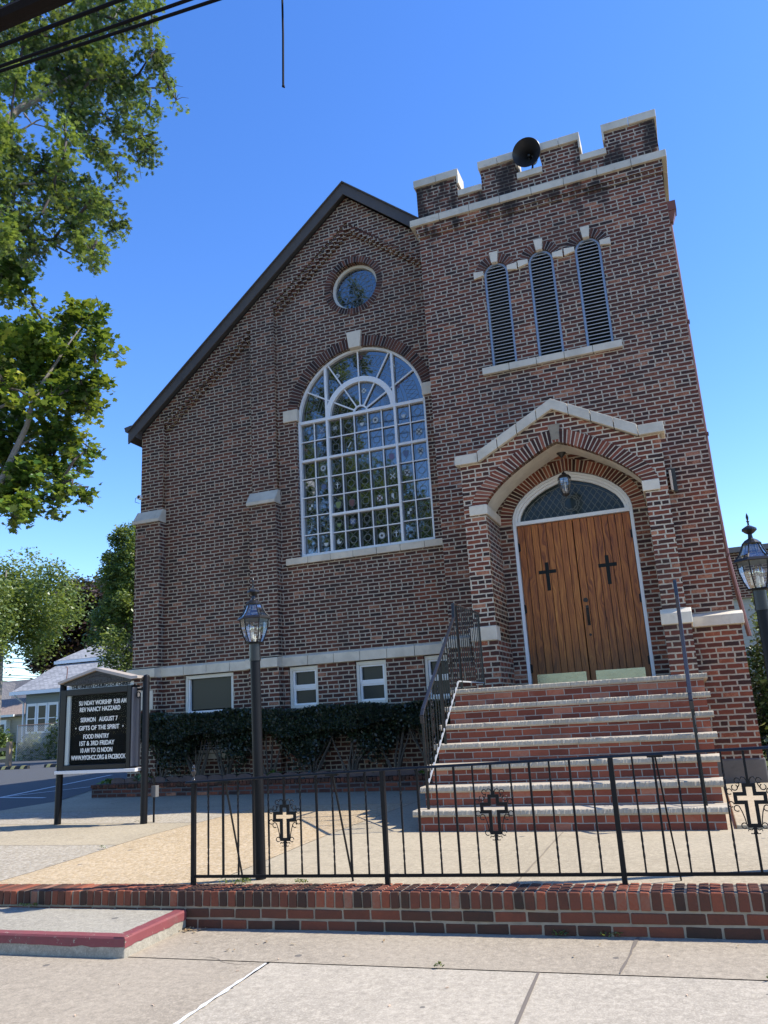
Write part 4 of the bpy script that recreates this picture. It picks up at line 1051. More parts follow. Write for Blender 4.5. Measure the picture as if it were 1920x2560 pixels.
# the two leaves
for s_ in (-1, 1):
    a, b = (TC-DW+.006, TC-.004) if s_ < 0 else (TC+.004, TC+DW-.006)
    mb = MB(); n = 8; ws = [random.uniform(.9, 1.1) for _ in range(n)]; t = sum(ws); x = a
    for i in range(n):
        w = (b-a)*ws[i]/t; mb.rv = random.random(); mb.box(x+.0042, x+w-.0042, YD, YD+.04, .275, DH-.006); x += w
    dl = part(mb, 'door', M_WOOD, bevel=.003)
    mb = MB(); mb.box(a+.01, b-.01, YD+.012, YD+.038, .28, DH-.012); mb.build('groove_backing', M_VOID, dl)
    xc = a+.40 if s_ < 0 else a+.44
    zc = 1.97
    mb = MB(); mb.box(xc-.028, xc+.028, YD-.004, YD+.01, zc-.27, zc+.17); mb.box(xc-.135, xc-.0285, YD-.004, YD+.01, zc-.005, zc+.05); mb.box(xc+.0285, xc+.135, YD-.004, YD+.01, zc-.005, zc+.05)
    mb.build('cross_panel', simple('dark_cross_panel', (.006, .008, .006), .45, spec=.2, nscale=9, namt=.6), dl, bevel=.003)
    mb = MB(); mb.box(a+.08, b-.05 if s_ < 0 else b-.08, YD-.006, YD-.0005, .285, .455)
    mb.build('kick_plate', M_BRASS, dl)
    for z in (.55, 1.45, 2.42):
        mb = MB(); xh = a-.004 if s_ < 0 else b+.004
        mb.tube([(xh, YD-.012, z-.07), (xh, YD-.012, z+.07)], .013, 8); mb.box(min(xh, xh-s_*.03), max(xh, xh-s_*.03), YD-.006, YD-.001, z-.06, z+.06)
        mb.build('hinge', M_BLACK, dl)
    if s_ > 0:
        x = a+.07; mb = MB()
        mb.box(x-.022, x+.022, YD-.008, YD-.0005, 1.12, 1.42)
        mb.tube([(x, YD-.01, 1.37), (x, YD-.055, 1.34), (x, YD-.06, 1.26), (x, YD-.05, 1.18), (x, YD-.01, 1.14)], .012, 8)
        mb.build('pull_handle', M_DIRTBRASS, dl, smooth=True)
        mb = MB(); mb.tube([(x-.01, YD-.02, 1.50), (x-.01, YD+.001, 1.50)], .034, 14); mb.tube([(x, YD-.012, .98), (x, YD+.001, .98)], .02, 12); mb.build('lock', M_DIRTBRASS, dl)
# steps
mb = MB(); TZ = [-.972, -.769, -.565, -.362, -.155, .050, .258]; TY = [8.10, 8.38, 8.66, 8.94, 9.22, 9.50, 9.78]
for i in range(7):
    mb.box(-2.865, .065, TY[i]+.03, 11.139 if i < 6 else 12.12, (TZ[i-1]-.02 if i else -1.22), TZ[i]-.062)
stair = part(mb, 'staircase', M_STEP)
for i in range(7):
    yb = TY[i]+.33 if i < 6 else 12.10
    mb = MB(); cuts = [-2.915, -1.62+random.uniform(-.5, .3), -.9, .115] if i in (0, 5) else [-2.915, -1.46+random.uniform(-.12, .12), .115]
    for a, b in zip(cuts[:-1], cuts[1:]):
        n = int((b-a)/.013); pr = None; zt, zb = TZ[i], TZ[i]-.061; bb = b-.004
        for k in range(n+1):
            x = a+(bb-a)*k/n; j = random.uniform
            f1 = TY[i]+j(0, .008); f2 = TY[i]+j(-.003, .005); ii = len(mb.v)
            mb.v += [(x, yb, zb), (x, TY[i]+.012, zb), (x, f2, zb+.018), (x, f1+.004, zt-.006+j(-.005, .001)), (x, TY[i]+.016+j(-.003, .008), zt), (x, yb, zt)]
            if pr is not None:
                for q in range(6): mb.face((pr+q, pr+(q+1) % 6, ii+(q+1) % 6, ii+q))
            else: mb.face([ii+q for q in range(6)])
            pr = ii
        mb.face([pr+q for q in range(6)][::-1])
    mb.build('tread', M_TREAD, stair)

# ------------------------------------------------------------------ horn loudspeaker on the parapet
hs_ = thing('horn_loudspeaker', 'round black horn loudspeaker mounted in the middle notch of the tower battlements', 'loudspeaker', (-1.44, YT+.12, 8.99))
mb = MB(); ax = Vector((-.10, -1, -.30)).normalized(); c0 = Vector((-1.455, YT-.17, 9.235))
prof = [(.245, 0.0), (.250, .012), (.243, .02), (.19, .075), (.13, .15), (.075, .24), (.05, .32), (.06, .34), (.085, .36), (.085, .47), (.03, .48)]
q_ = ax.to_track_quat('Z', 'Y'); n = 36
def spun(mb, pr_, inner=False):
    base = len(mb.v)
    for r_, d in pr_:
        for j in range(n):
            a = 2*math.pi*j/n; mb.v.append(tuple(c0+q_ @ Vector((r_*math.cos(a), r_*math.sin(a), -d))))
    for i in range(len(pr_)-1):
        for j in range(n): a = base+i*n+j; b = base+i*n+(j+1) % n; mb.face((a, b, b+n, a+n))
    return base
b0 = spun(mb, prof); mb.face([b0+(len(prof)-1)*n+j for j in range(n)])
b1 = spun(mb, [(.245, 0), (.236, .012), (.18, .075), (.12, .15), (.065, .24), (.04, .31)]); mb.face([b1+5*n+j for j in range(n)])
mb.build('horn', simple('black_horn_plastic', (.022, .023, .026), .35), hs_, smooth=True)
mb = MB(); spun(mb, [(.0, .17), (.022, .175), (.03, .20), (.03, .28), (.0, .285)]); mb.build('driver_cap', M_BRONZE, hs_, smooth=True)
mb = MB(); mb.tube([c0-ax*.40, c0-ax*.40+Vector((0, .0, -.12)), (-1.44, YT+.16, 8.99)], .018, 8); mb.box(-1.50, -1.38, YT+.08, YT+.24, 8.986, 9.0); mb.build('bracket', M_BLACK, hs_)

# ------------------------------------------------------------------ hanging lantern
hl = thing('hanging_lantern', 'small dark lantern hanging on a chain under the arch above the wooden door', 'lantern', (-1.42, 11.55, 3.70))
lx, ly = -1.425, 11.55; zt = 3.665
mb = MB(); mb.lathe((lx, ly, zt-.075), [(.012, 0), (.02, .01), (.065, .06), (.072, .075)], 14); mb.build('canopy', M_BRONZE, hl, smooth=True)
mb = MB(); z = zt-.08
for i in range(7):
    r_ = .014; cz = z-i*.030-.016
    pts_ = [(lx+(r_*.6*math.cos(a) if i % 2 else 0), ly+(0 if i % 2 else r_*.6*math.cos(a)), cz+.019*math.sin(a)) for a in [2*math.pi*k/8 for k in range(9)]]
    mb.tube(pts_, .0035, 5)
mb.build('chain', M_BRONZE, hl)
zb = zt-.30
mb = MB(); mb.lathe((lx, ly, zb-.10), [(.095, 0), (.10, .01), (.075, .045), (.035, .065), (.03, .085), (.012, .095), (.01, .11)], 8)
mb.lathe((lx, ly, zb-.36), [(.012, -.03), (.02, -.01), (.045, 0), (.055, .02), (.05, .025)], 8)
for i in range(8):
    a = 2*math.pi*i/8; ca, sa = math.cos(a), math.sin(a)
    mb.tube([(lx+r_*ca, ly+r_*sa, zb+dz) for r_, dz in ((.052, -.34), (.075, -.27), (.092, -.18), (.095, -.10))], .0045, 5)
mb.build('cage', M_BRONZE, hl)
mb = MB(); mb.lathe((lx, ly, zb), [(.048, -.34), (.070, -.27), (.086, -.18), (.088, -.105)], 8); mb.build('glass', M_CLEAR, hl)
mb = MB(); mb.lathe((lx, ly, zb-.30), [(.012, 0), (.012, .06), (.02, .09), (.012, .13), (.001, .15)], 10); mb.build('bulb', simple('white_bulb', (.8, .78, .7), .2), hl, smooth=True)

# wall box right of the porch
wl = thing('bulkhead_light', 'small weathered box light on the tower wall right of the porch', 'light', (.10, YT-.05, 3.05))
mb = MB(); mb.box(.04, .075, YT-.11, YT-.002, 2.95, 3.26); mb.build('housing', M_STONE2, wl, bevel=.006)
mb = MB(); mb.box(.0755, .13, YT-.10, YT-.02, 2.93, 3.28); mb.build('lens', M_GLASSD, wl, bevel=.006)
cm = thing('security_camera', 'small white security camera on the left corner of the brick nave', 'camera', (XL, 13.0, 4.62))
mb = MB(); mb.tube([(XL+.0, YU-.001, 4.62), (XL+.0, YU-.06, 4.62)], .05, 14); mb.build('housing', M_WHITE, cm, smooth=True)
mb = MB(); mb.tube([(XL, YU-.061, 4.62), (XL, YU-.068, 4.62)], .028, 12); mb.build('lens', M_BLACK, cm)
mb = MB(); mb.tube([(XL-.04, YU-.01, 4.64), (XL-.11, YU-.02, 4.62), (XL-.12, YU-.02, 4.54), (XL-.02, YU-.01, 4.50)], .006, 5); mb.build('cable', M_BLACK, cm)

# ------------------------------------------------------------------ raised bed, edging, hedge
bed = thing('brick_planter', 'low dark brick planting bed under the hedge in front of the nave', 'planter', (-7, 12.4, -1.17))
mb = MB(); mb.box(-10.62, -3.0, 12.25, 12.40, -1.20, -1.005); mb.box(-10.62, -10.44, 12.401, 14.5, -1.20, -1.005); mb.build('brick_wall', M_BED, bed)
mb = MB(); x = -10.64
while x < -3.02: mb.rv = random.uniform(0, .6); mb.box(x, x+.062, 12.235, 12.44, -1.004, -.945+random.uniform(-.004, .004)); x += .070
mb.build('upright_brick_course', M_WALLB, bed, bevel=.004)
mb = MB(); mb.box(-10.43, -3.0, 12.441, YL-.05, -1.1, -.96); mb.build('soil', M_SOIL, bed)
mb = MB(); x = -10.35
while x < -3.2:
    w = .29; mb.prism([(x, -.97), (x+w, -.97)]+[(x+w/2+w/2*math.cos(R(a)), -.90+.055*math.sin(R(a))) for a in range(0, 181, 20)], 12.455+random.uniform(-.01, .01), 12.50); x += w+.008
ed = tag(mb.build('scalloped_edging', simple('old_concrete_edging', (.12, .085, .075), .9, nscale=12, namt=.4, bump=.003), loc=(-7, 12.48, -.97)), 'row of scalloped dark concrete edging along the planting bed', 'edging')

# leaf generator -------------------------------------------------------------
SHAPES = {
 'oval': [(0, 0), (.22, .28), (.20, .62), (0, 1), (-.20, .62), (-.22, .28)],
 'oak': [(0, 0), (.08, .18), (.34, .22), (.12, .36), (.46, .52), (.14, .56), (.30, .84), (.08, .80), (0, 1.05), (-.08, .80), (-.30, .84), (-.14, .56), (-.46, .52), (-.12, .36), (-.34, .22), (-.08, .18)],
 'maple': [(0, 0), (.28, .04), (.26, .20), (.56, .34), (.42, .46), (.50, .72), (.24, .64), (0, 1.05), (-.24, .64), (-.50, .72), (-.42, .46), (-.56, .34), (-.26, .20), (-.28, .04)],
 'quad': [(0, 0), (.32, .45), (0, 1), (-.32, .45)],
 'needle': [(-.05, 0), (.05, 0), (.05, 1), (-.05, 1)],
}
def leaves(name, centres, size, shape, mat, parent=None, loc=None, upbias=.35, label=None, droop=0.0, dirs=None, svar=.35, vals=None):
    """centres: Nx3 array of leaf positions"""
    c = np.asarray(centres, float); N = len(c); sh = np.array(SHAPES[shape]); k = len(sh)
    nrm = rng.normal(size=(N, 3)); nrm /= np.linalg.norm(nrm, axis=1)[:, None]; nrm[:, 2] = np.abs(nrm[:, 2])+upbias; nrm /= np.linalg.norm(nrm, axis=1)[:, None]
    t = rng.normal(size=(N, 3)); t[:, 2] -= droop
    if dirs is not None: t = t*.5+dirs
    t -= nrm*np.sum(t*nrm, 1)[:, None]; t /= np.linalg.norm(t, axis=1)[:, None]; b = np.cross(nrm, t)
    s = size*(1+svar*(rng.random(N)*2-1))
    v = c[:, None, :]+s[:, None, None]*(b[:, None, :]*sh[None, :, 0, None]+t[:, None, :]*(sh[None, :, 1, None]-.5)+nrm[:, None, :]*(-.35*np.abs(sh[None, :, 0, None])))
    v = v.reshape(-1, 3)
    me = bpy.data.meshes.new(name); me.vertices.add(N*k); me.vertices.foreach_set('co', v.ravel())
    me.loops.add(N*k); me.loops.foreach_set('vertex_index', np.arange(N*k, dtype=np.int32))
    me.polygons.add(N); me.polygons.foreach_set('loop_start', np.arange(0, N*k, k, dtype=np.int32)); me.polygons.foreach_set('loop_total', np.full(N, k, dtype=np.int32))
    me.update(calc_edges=True)
    a = me.attributes.new('rnd', 'FLOAT', 'FACE'); a.data.foreach_set('value', (rng.random(N) if vals is None else vals).astype(np.float32))
    return link_mesh(name, me, mat, parent, loc)

# yew hedge
hd = thing('clipped_hedge', 'long dark green clipped yew hedge standing against the brick wall below the basement windows', 'hedge', (-7, 12.6, -.95))
N = 95000
X = rng.uniform(-9.8, -3.5, N); 
zt_ = .225+.02*np.sin(X*3.1)+.02*np.sin(X*7.3+1)-.012*(X+10); zb_ = -.15+.06*np.sin(X*2.3)+.05*np.sin(X*5.1)
u = rng.random(N); face_ = rng.random(N)
Y = np.where(face_ < .55, 12.14+.06*np.sin(X*4)+rng.random(N)**2*.2, rng.uniform(12.14, 12.80, N)); Z = np.where(face_ < .55, zb_+(zt_-zb_)*u, zt_-rng.random(N)**2*.1)
Z += rng.normal(0, .012, N)
sel = face_ < .70
C3 = np.stack([X, Y, Z], 1); extra = np.stack([X, rng.uniform(12.30, 12.84, N), zb_+.03-np.abs(rng.normal(0, .27, N))*(.6+.4*np.sin(X*4.7))], 1)  # extra: low inner leaves added to darken the gap under the hedge
C3 = np.where(sel[:, None], C3, extra)
leaves('foliage', C3, .055, 'quad', M_YEW, hd, upbias=.1, dirs=np.stack([rng.normal(0, .4, N), -np.ones(N)*.5, np.ones(N)*.7], 1))
mb = MB(); mb.box(-9.7, -3.6, 12.34, 12.74, -.08, .13); mb.build('inner_mass', simple('hedge_inner_shade', (.008, .012, .006), 1), hd)  # solid near-black box added; its colour stands in for shade inside the hedge
for x in (-9.35, -8.55, -7.95, -7.1, -6.25, -5.55, -4.75, -4.1):
    mb = MB()
    for k in range(9):
        dx = random.uniform(-.5, .5); y = 12.60+random.uniform(-.08, .03)
        mb.tube([(x+dx*.1, y, -.97), (x+dx*.35+random.uniform(-.05, .05), y-.03, -.72), (x+dx*.8, y-.05, -.42), (x+dx*1.2, y-.02, -.05)], [.022, .016, .012, .006], 6)
    mb.build('trunk', simple('hedge_bark', (.10, .085, .065), .9, nscale=9, namt=.4), hd)
def rosette(name, x, y, z, r_, n, label):
    t = thing(name, label, 'plant', (x, y, z)); a = rng.random(n)*2*math.pi; rr = r_*np.sqrt(rng.random(n))
    c = np.stack([x+rr*np.cos(a), y+rr*np.sin(a)*.7, z+.04+.11*(1-rr/r_)+rng.random(n)*.04], 1)
    leaves('leaves', c, .13, 'oval', M_HOSTA, t, upbias=.9, dirs=np.stack([np.cos(a), np.sin(a), -.3+0*a], 1)*1.2)
    mb = MB(); mb.lathe((x, y, z-.0), [(.03, -.01), (.02, .06), (.01, .1)], 6); mb.build('stem', M_HOSTA, t)
rosette('hosta_plant', -7.0, 12.56, -.965, .16, 26, 'small bright green plant under the hedge, left of the near lamp post top rail')
rosette('hosta_plant', -4.15, 12.56, -.965, .24, 60, 'bright green leafy plant under the hedge beside the stair railing')
rosette('hosta_plant', -9.75, 12.62, -.965, .34, 90, 'leafy green plant at the left end of the brick bed behind the church sign')
rosette('weed_clump', -12.2, 14.6, -1.17, .30, 60, 'dark green weed growing at the edge of the parking lot')

# ------------------------------------------------------------------ wrought iron helpers
def spiral(mb, c, r0, a0, turns, sgn, rad=.004, y=0, n=16, grow=.35):
    pts_ = []
    for i in range(n+1):
        t = i/n; r_ = r0*(1-t*(1-grow)); a = a0+sgn*turns*2*math.pi*t
        pts_.append((c[0]+r_*math.cos(a), y, c[1]+r_*math.sin(a)))
    mb.tube(pts_, rad, 5)
def sring(mb, cx, cz, r_, y, rad=.0035, gap=.15, a0=0):
    n = 12; pts_ = [(cx+r_*math.cos(a0+(2*math.pi-gap*6)*i/n), y, cz+r_*math.sin(a0+(2*math.pi-gap*6)*i/n)) for i in range(n+1)]
    mb.tube(pts_, rad, 5)
def curve3(mb, p, rad=.0035): mb.tube(p, rad, 5)

# fence on the wall
fn = thing('iron_fence', 'black wrought iron fence with hollow cross ornaments standing on the low brick wall', 'fence', (-1.5, 5.65, -1.16))
YFN = 5.65
posts = [-3.88, -2.25, -.615, 1.02, 2.65]
def zrail(x): return -.385+.022*(x+2.25) if x > -2.25 else -.385+.030*(x+2.25)
def zbr(x): return z_walltop(x)+.058
for i, x in enumerate(posts):
    mb = MB(); mb.box(x-.0165, x+.0165, YFN-.0165, YFN+.0165, z_walltop(x)-.01, zrail(x)-.006); mb.build('post', M_BLACK, fn, bevel=.002)
mb = MB()
xs_ = [-3.95]+posts[1:]
for a, b in zip(xs_[:-1], xs_[1:]):
    mb.hexa([(a, YFN-.022, zrail(a)-.012), (b, YFN-.022, zrail(b)-.012), (b, YFN+.022, zrail(b)-.012), (a, YFN+.022, zrail(a)-.012), (a, YFN-.016, zrail(a)+.006), (b, YFN-.016, zrail(b)+.006), (b, YFN+.016, zrail(b)+.006), (a, YFN+.016, zrail(a)+.006)])
mb.build('top_rail', M_RAIL, fn, bevel=.004)
mb = MB()
for a, b in zip(posts[:-1], posts[1:]): mb.bar((a, YFN, zbr(a)), (b, YFN, zbr(b)), .020)
mb.build('bottom_rail', M_BLACK, fn)
def twistbar(mb, x, y, z0, z1, w=.011, tw=None):
    """square bar with two twisted stretches"""
    n = 26; base = len(mb.v); L = z1-z0
    for i in range(n+1):
        t = i/n; z = z0+L*t; a = 0.0
        for c_ in (.22, .76): a += min(1, max(0, (t-c_+.10)/.2))*math.pi*1.5
        a += math.pi/4
        for k in range(4): mb.v.append((x+w*.72*math.cos(a+k*math.pi/2), y+w*.72*math.sin(a+k*math.pi/2), z))
    for i in range(n):
        for k in range(4): p = base+i*4+k; q = base+i*4+(k+1) % 4; mb.face((p, q, q+4, p+4))
for i in range(len(posts)-1):
    a, b = posts[i], posts[i+1]
    for k in range(1, 12):
        x = a+(b-a)*k/12+random.uniform(-.003, .003); mb = MB()
        if k == 6:
            zc = zrail(x)-.32; mb.box(x-.0075, x+.0075, YFN-.0075, YFN+.0075, zc+.135, zrail(x)-.01); mb.build('baluster', M_BLACK, fn); mb = MB(); mb.box(x-.0075, x+.0075, YFN-.0075, YFN+.0075, zbr(x), zc-.185)
        elif k % 2: twistbar(mb, x, YFN, zbr(x), zrail(x)-.01)
        else: mb.box(x-.0072, x+.0072, YFN-.0072, YFN+.0072, zbr(x), zrail(x)-.01)
        mb.build('baluster', M_BLACK, fn)
    xc = (a+b)/2; zc = zrail(xc)-.32
    # hollow cross
    mb = MB(); o = [(-.035, -.155), (.035, -.155), (.045, .0), (.098, .004), (.098, .068), (.036, .066), (.032, .108), (-.032, .108), (-.036, .066), (-.098, .068), (-.098, .004), (-.045, .0)]
    o = [(-.040, -.148), (.040, -.148), (.040, -.012), (.097, -.012), (.097, .060), (.040, .060), (.040, .112), (-.040, .112), (-.040, .060), (-.097, .060), (-.097, -.012), (-.040, -.012)]
    w = .022
    inn = [(-.040+w, -.148+w), (.040-w, -.148+w), (.040-w, -.012+w), (.097-w, -.012+w), (.097-w, .060-w), (.040-w, .060-w), (.040-w, .112-w), (-.040+w, .112-w), (-.040+w, .060-w), (-.097+w, .060-w), (-.097+w, -.012+w), (-.040+w, -.012+w)]
    base = len(mb.v)
    for y in (YFN-.006, YFN+.006):
        for P_ in (o, inn): mb.v += [(xc+p[0], y, zc+p[1]) for p in P_]
    m_ = len(o)
    for q in range(m_):
        r_ = (q+1) % m_; mb.face((base+q, base+r_, base+m_+r_, base+m_+q)); mb.face((base+2*m_+r_, base+2*m_+q, base+3*m_+q, base+3*m_+r_))
        mb.face((base+q, base+2*m_+q, base+2*m_+r_, base+r_)); mb.face((base+m_+q, base+m_+r_, base+3*m_+r_, base+3*m_+q))
    cr = mb.build('cross', M_BLACK, fn)
    mb = MB(); y = YFN
    for s_ in (-1, 1):
        sring(mb, xc+s_*.116, zc+.064, .0165, y); sring(mb, xc+s_*.116, zc-.012, .0165, y)
        sring(mb, xc+s_*.082, zc+.088, .017, y, a0=2); sring(mb, xc+s_*.062, zc+.128, .016, y)
        curve3(mb, [(xc+s_*.068, y, zc+.082), (xc+s_*.055, y, zc+.10), (xc+s_*.05, y, zc+.118)])
        sring(mb, xc+s_*.085, zc-.036, .0175, y); curve3(mb, [(xc+s_*.07, y, zc-.028), (xc+s_*.058, y, zc-.06), (xc+s_*.048, y, zc-.10), (xc+s_*.045, y, zc-.13)])
        sring(mb, xc+s_*.058, zc-.138, .0165, y); 
        curve3(mb, [(xc+s_*.005, y, zc+.118), (xc+s_*.018, y, zc+.145), (xc+s_*.034, y, zc+.150), (xc+s_*.042, y, zc+.138)])
        curve3(mb, [(xc+s_*.004, y, zc-.150), (xc+s_*.020, y, zc-.163), (xc+s_*.038, y, zc-.158), (xc+s_*.040, y, zc-.170)]); curve3(mb, [(xc+s_*.004, y, zc-.165), (xc+s_*.012, y, zc-.185), (xc+s_*.028, y, zc-.183)])
    mb.box(xc-.012, xc+.012, y-.008, y+.008, zc+.112, zc+.135); mb.box(xc-.010, xc+.010, y-.008, y+.008, zc-.185, zc-.149)
    mb.build('scrollwork', M_BLACK, cr)
for x0, x1, zt0 in ((-3.60, -3.555, 0), (-2.66, -2.615, 0), (-.33, -.30, 0), (1.3, 1.33, 0)):
    mb = MB(); mb.bar((x0, YFN+.02, zrail(x0)-.015), (x1+.02, YFN+.17, z_terr(x1, YFN+.2)+.0), .011); mb.box(x0-.05, x0+.05, YFN-.012, YFN+.026, zrail(x0)-.024, zrail(x0)-.012)
    mb.build('brace', M_BLACK, fn)
mb = MB(); x = posts[0]; z = zrail(x)
mb.lathe((x, YFN, z+.006), [(.014, 0), (.016, .008), (.007, .02), (.007, .04), (.017, .06), (.019, .075), (.007, .09), (.013, .098), (.013, .106), (.003, .125)], 10); mb.build('finial', M_HRAIL, fn, smooth=True)

# stair handrails
def handrail(x, label, name='stair_railing', back=True):
    t = thing(name, label, 'railing', (x, 9.0, -.5))
    rail = [(x, 11.0, 1.325), (x, 9.72, 1.325), (x, 9.70, 1.145), (x, 8.24, .03), (x, 8.19, -.03), (x, 8.20, -.11)]
    if not back: rail = [(x, 9.76, 1.325)]+rail[1:]
    mb = MB()
    for a, b in zip(rail[:-1], rail[1:]): mb.bar(a, b, .040, .024, upd=(0, .6, .8) if abs(a[2]-b[2]) > .01 else (0, 0, 1))
    mb.build('handrail', M_HRAIL, t, bevel=.004)
    low = [(9.70, .36), (8.30, -.68)]
    mb = MB(); mb.bar((x, 9.70, .355), (x, 8.27, -.715), .016, .016)
    if back: mb.bar((x, 9.70, .355), (x, 11.0, .355), .016, .016)
    mb.build('bottom_bar', M_PALEBAR, t)
    zr = lambda y: 1.32 if y > 9.72 else 1.14-(9.70-y)*.762
    zl = lambda y: .355 if y > 9.70 else .355-(9.70-y)*.748
    for y, zb in ((8.22, TZ[0]), (8.98, TZ[3]), (9.84, TZ[6])) + (((10.98, TZ[6]),) if back else ()):
        mb = MB(); mb.box(x-.013, x+.013, y-.013, y+.013, zb-.002, min(zr(y), 1.31)-.005 if y > 8.3 else -.05); mb.build('post', M_RAIL, t)
    y = 8.32; i = 0
    while y < (10.93 if back else 9.80):
        if abs(y-8.98) > .04 and abs(y-9.84) > .04 and y < (11 if back else 9.82):
            mb = MB()
            if i % 2: twistbar(mb, x, y, zl(y), zr(y)-.01, .0095)
            else: mb.box(x-.006, x+.006, y-.006, y+.006, zl(y), zr(y)-.01)
            mb.build('baluster', M_RAIL, t)
        y += .098; i += 1
    # scroll inserts lie in the yz plane
    for (yc) in ((8.57,), (9.42,), (10.45,)) if back else ((8.57,), (9.42,)):
        yc = yc[0] if isinstance(yc, tuple) else yc; zc = (zr(yc)+zl(yc))/2; mb = MB()
        for s_ in (-1, 1):
            for dz in (-.20, -.07, .07, .20):
                pts_ = [(x, yc+s_*(.022+.018*math.cos(a)), zc+dz+.022*math.sin(a)) for a in [2*math.pi*k/9*0.85 for k in range(10)]]
                mb.tube(pts_, .004, 5)
        mb.box(x-.004, x+.004, yc-.014, yc+.014, zc-.14, zc+.14); mb.box(x-.004, x+.004, yc-.045, yc+.045, zc+.02, zc+.045)
        mb.build('scroll_insert', M_RAIL, t)
handrail(-2.775, 'black iron stair railing with twisted balusters on the left side of the brick steps')
handrail(-.085, 'black iron stair railing with a shiny handrail on the right side of the steps', back=False)

# ------------------------------------------------------------------ lamp posts
def lamp(x, y, z, label, rot=0.0, lean=(0, 0)):
    t = thing('lamp_post', label, 'lamp post', (x, y, z), 'lamp posts beside the church walk')
    mb = MB(); mb.tube([(x, y, z-.03), (x, y, z+1.72)], .042, 20); mb.build('pole', M_BLACK, t, smooth=True)
    mb = MB(); mb.tube([(x, y, z+1.721), (x, y, z+1.845)], .046, 20); mb.tube([(x, y, z+1.70), (x, y, z+1.725)], .049, 20); mb.build('collar', M_BRONZE, t, smooth=True)
    n = 6; g0, g1 = z+1.855, z+2.045
    gp = [(.070, 0), (.094, .055), (.112, .12), (.121, .19)]
    mb = MB(); mb.lathe((x, y, g0-.012), [(.074, 0), (.078, .012), (.06, .014)], n, rot)
    for i in range(n):
        a = 2*math.pi*i/n+rot; mb.tube([(x+r_*math.cos(a)*1.01, y+r_*math.sin(a)*1.01, g0+dz) for r_, dz in gp], .0048, 5)
    mb.build('glass_frame', M_BLACK, t)
    mb = MB(); b = len(mb.v)
    for r_, dz in gp:
        for j in range(n): a = 2*math.pi*j/n+rot; mb.v.append((x+r_*math.cos(a), y+r_*math.sin(a), g0+dz))
    for i in range(len(gp)-1):
        for j in range(n): p = b+i*n+j; q = b+i*n+(j+1) % n; mb.face((p, q, q+n, p+n))
    mb.build('glass_body', M_CLEAR, t)
    mb = MB(); mb.lathe((x, y, g1), [(.142, 0), (.146, .008), (.132, .026), (.118, .030)], n, rot)
    for i in range(n):
        a = 2*math.pi*i/n+rot; mb.tube([(x+r_*math.cos(a), y+r_*math.sin(a), g1+dz) for r_, dz in ((.124, .026), (.098, .055), (.074, .10), (.062, .135))], .006, 5)
    mb.lathe((x, y, g1+.132), [(.066, 0), (.068, .006), (.045, .03), (.018, .045), (.014, .075), (.03, .085), (.052, .105), (.050, .118), (.022, .136), (.007, .142), (.007, .165), (.012, .172), (.006, .18), (.010, .20), (.008, .215), (.001, .235)], 18, rot)
    mb.build('cap', M_BRONZE, t)
    mb = MB(); b = 0
    rp = [(.124, .028), (.098, .055), (.074, .10), (.062, .135)]
    for r_, dz in rp:
        for j in range(n): a = 2*math.pi*j/n+rot; mb.v.append((x+r_*.98*math.cos(a), y+r_*.98*math.sin(a), g1+dz))
    for i in range(len(rp)-1):
        for j in range(n): p = i*n+j; q = i*n+(j+1) % n; mb.face((p, q, q+n, p+n))
    mb.build('roof_glass', M_CLEAR, t)
    mb = MB()
    mb.tube([(x, y, g0), (x, y, g0+.07)], .012, 8)
    for k in range(3):
        a = 2*math.pi*k/3+.6; px_, py_ = x+.038*math.cos(a), y+.038*math.sin(a); mb.tube([(px_, py_, g0+.03), (px_, py_, g0+.085)], .011, 8); mb.bar((x, y, g0+.03), (px_, py_, g0+.03), .008)
    mb.build('candle_sockets', M_CREAM, t)
    for k in range(3):
        a = 2*math.pi*k/3+.6; px_, py_ = x+.038*math.cos(a), y+.038*math.sin(a)
        mb = MB(); mb.lathe((px_, py_, g0+.086), [(.009, 0), (.017, .025), (.014, .05), (.004, .075), (.001, .085)], 10); mb.build('bulb', M_BULB, t, smooth=True)
    t.rotation_euler = (lean[0], lean[1], 0)
    return t
M_BULB = clear_glass('bulb_glass', (.95, .88, .70), .25)
lamp(-3.425, 5.90, z_terr(-3.4, 5.9), 'black lamp post with a glass lantern in front of the hedge, left of the steps', .35, (0, R(-.7)))
lamp(.485, 6.20, z_terr(.5, 6.2), 'black lamp post with a glass lantern at the right edge, beside the tower', .15, (0, R(.5)))

# ------------------------------------------------------------------ church sign
sg = thing('church_sign', 'black church notice board with white letters and a small peaked roof on two posts', 'sign', (-7.55, 8.85, -1.17))
ys = 8.85
for x in (-8.225, -6.83):
    mb = MB(); mb.tube([(x, ys, z_terr(x, ys)-.02), (x, ys, .665), (x, ys, .69), (x, ys, .70)], [.045, .045, .036, .012], 18); mb.build('post', M_BLACK, sg, smooth=True)
x0, x1, z0, z1 = -8.165, -7.0, -.48, .575; yf = ys-.10; yb = ys+.09
mb = MB(); f = .085
mb.box(x0, x0+f, yf, yb, z0, z1); mb.box(x1-.055, x1, yf, yb, z0, z1); mb.box(x0+f, x1-.055, yf, yb, z1-f, z1); mb.box(x0+f, x1-.055, yf, yb, z0, z0+.065); mb.box(x0+f, x1-.055, yb-.02, yb, z0+.065, z1-f)
mb.build('cabinet', simple('black_sign_frame', (.006, .006, .007), .35, spec=.3, nscale=5, namt=.2), sg, bevel=.006)
mb = MB(); mb.box(x0+f+.06, x1-.056, yf+.045, yb-.021, z0+.066, z1-f-.001); mb.build('letter_board', simple('black_letter_board', (.005, .006, .005), .8, spec=.08), sg)
mb = MB(); mb.box(x0+f+.002, x0+f+.058, yf+.02, yb-.022, z0+.066, z1-f-.001); mb.build('side_trim', simple('grey_green_trim', (.42, .47, .44), .5), sg)
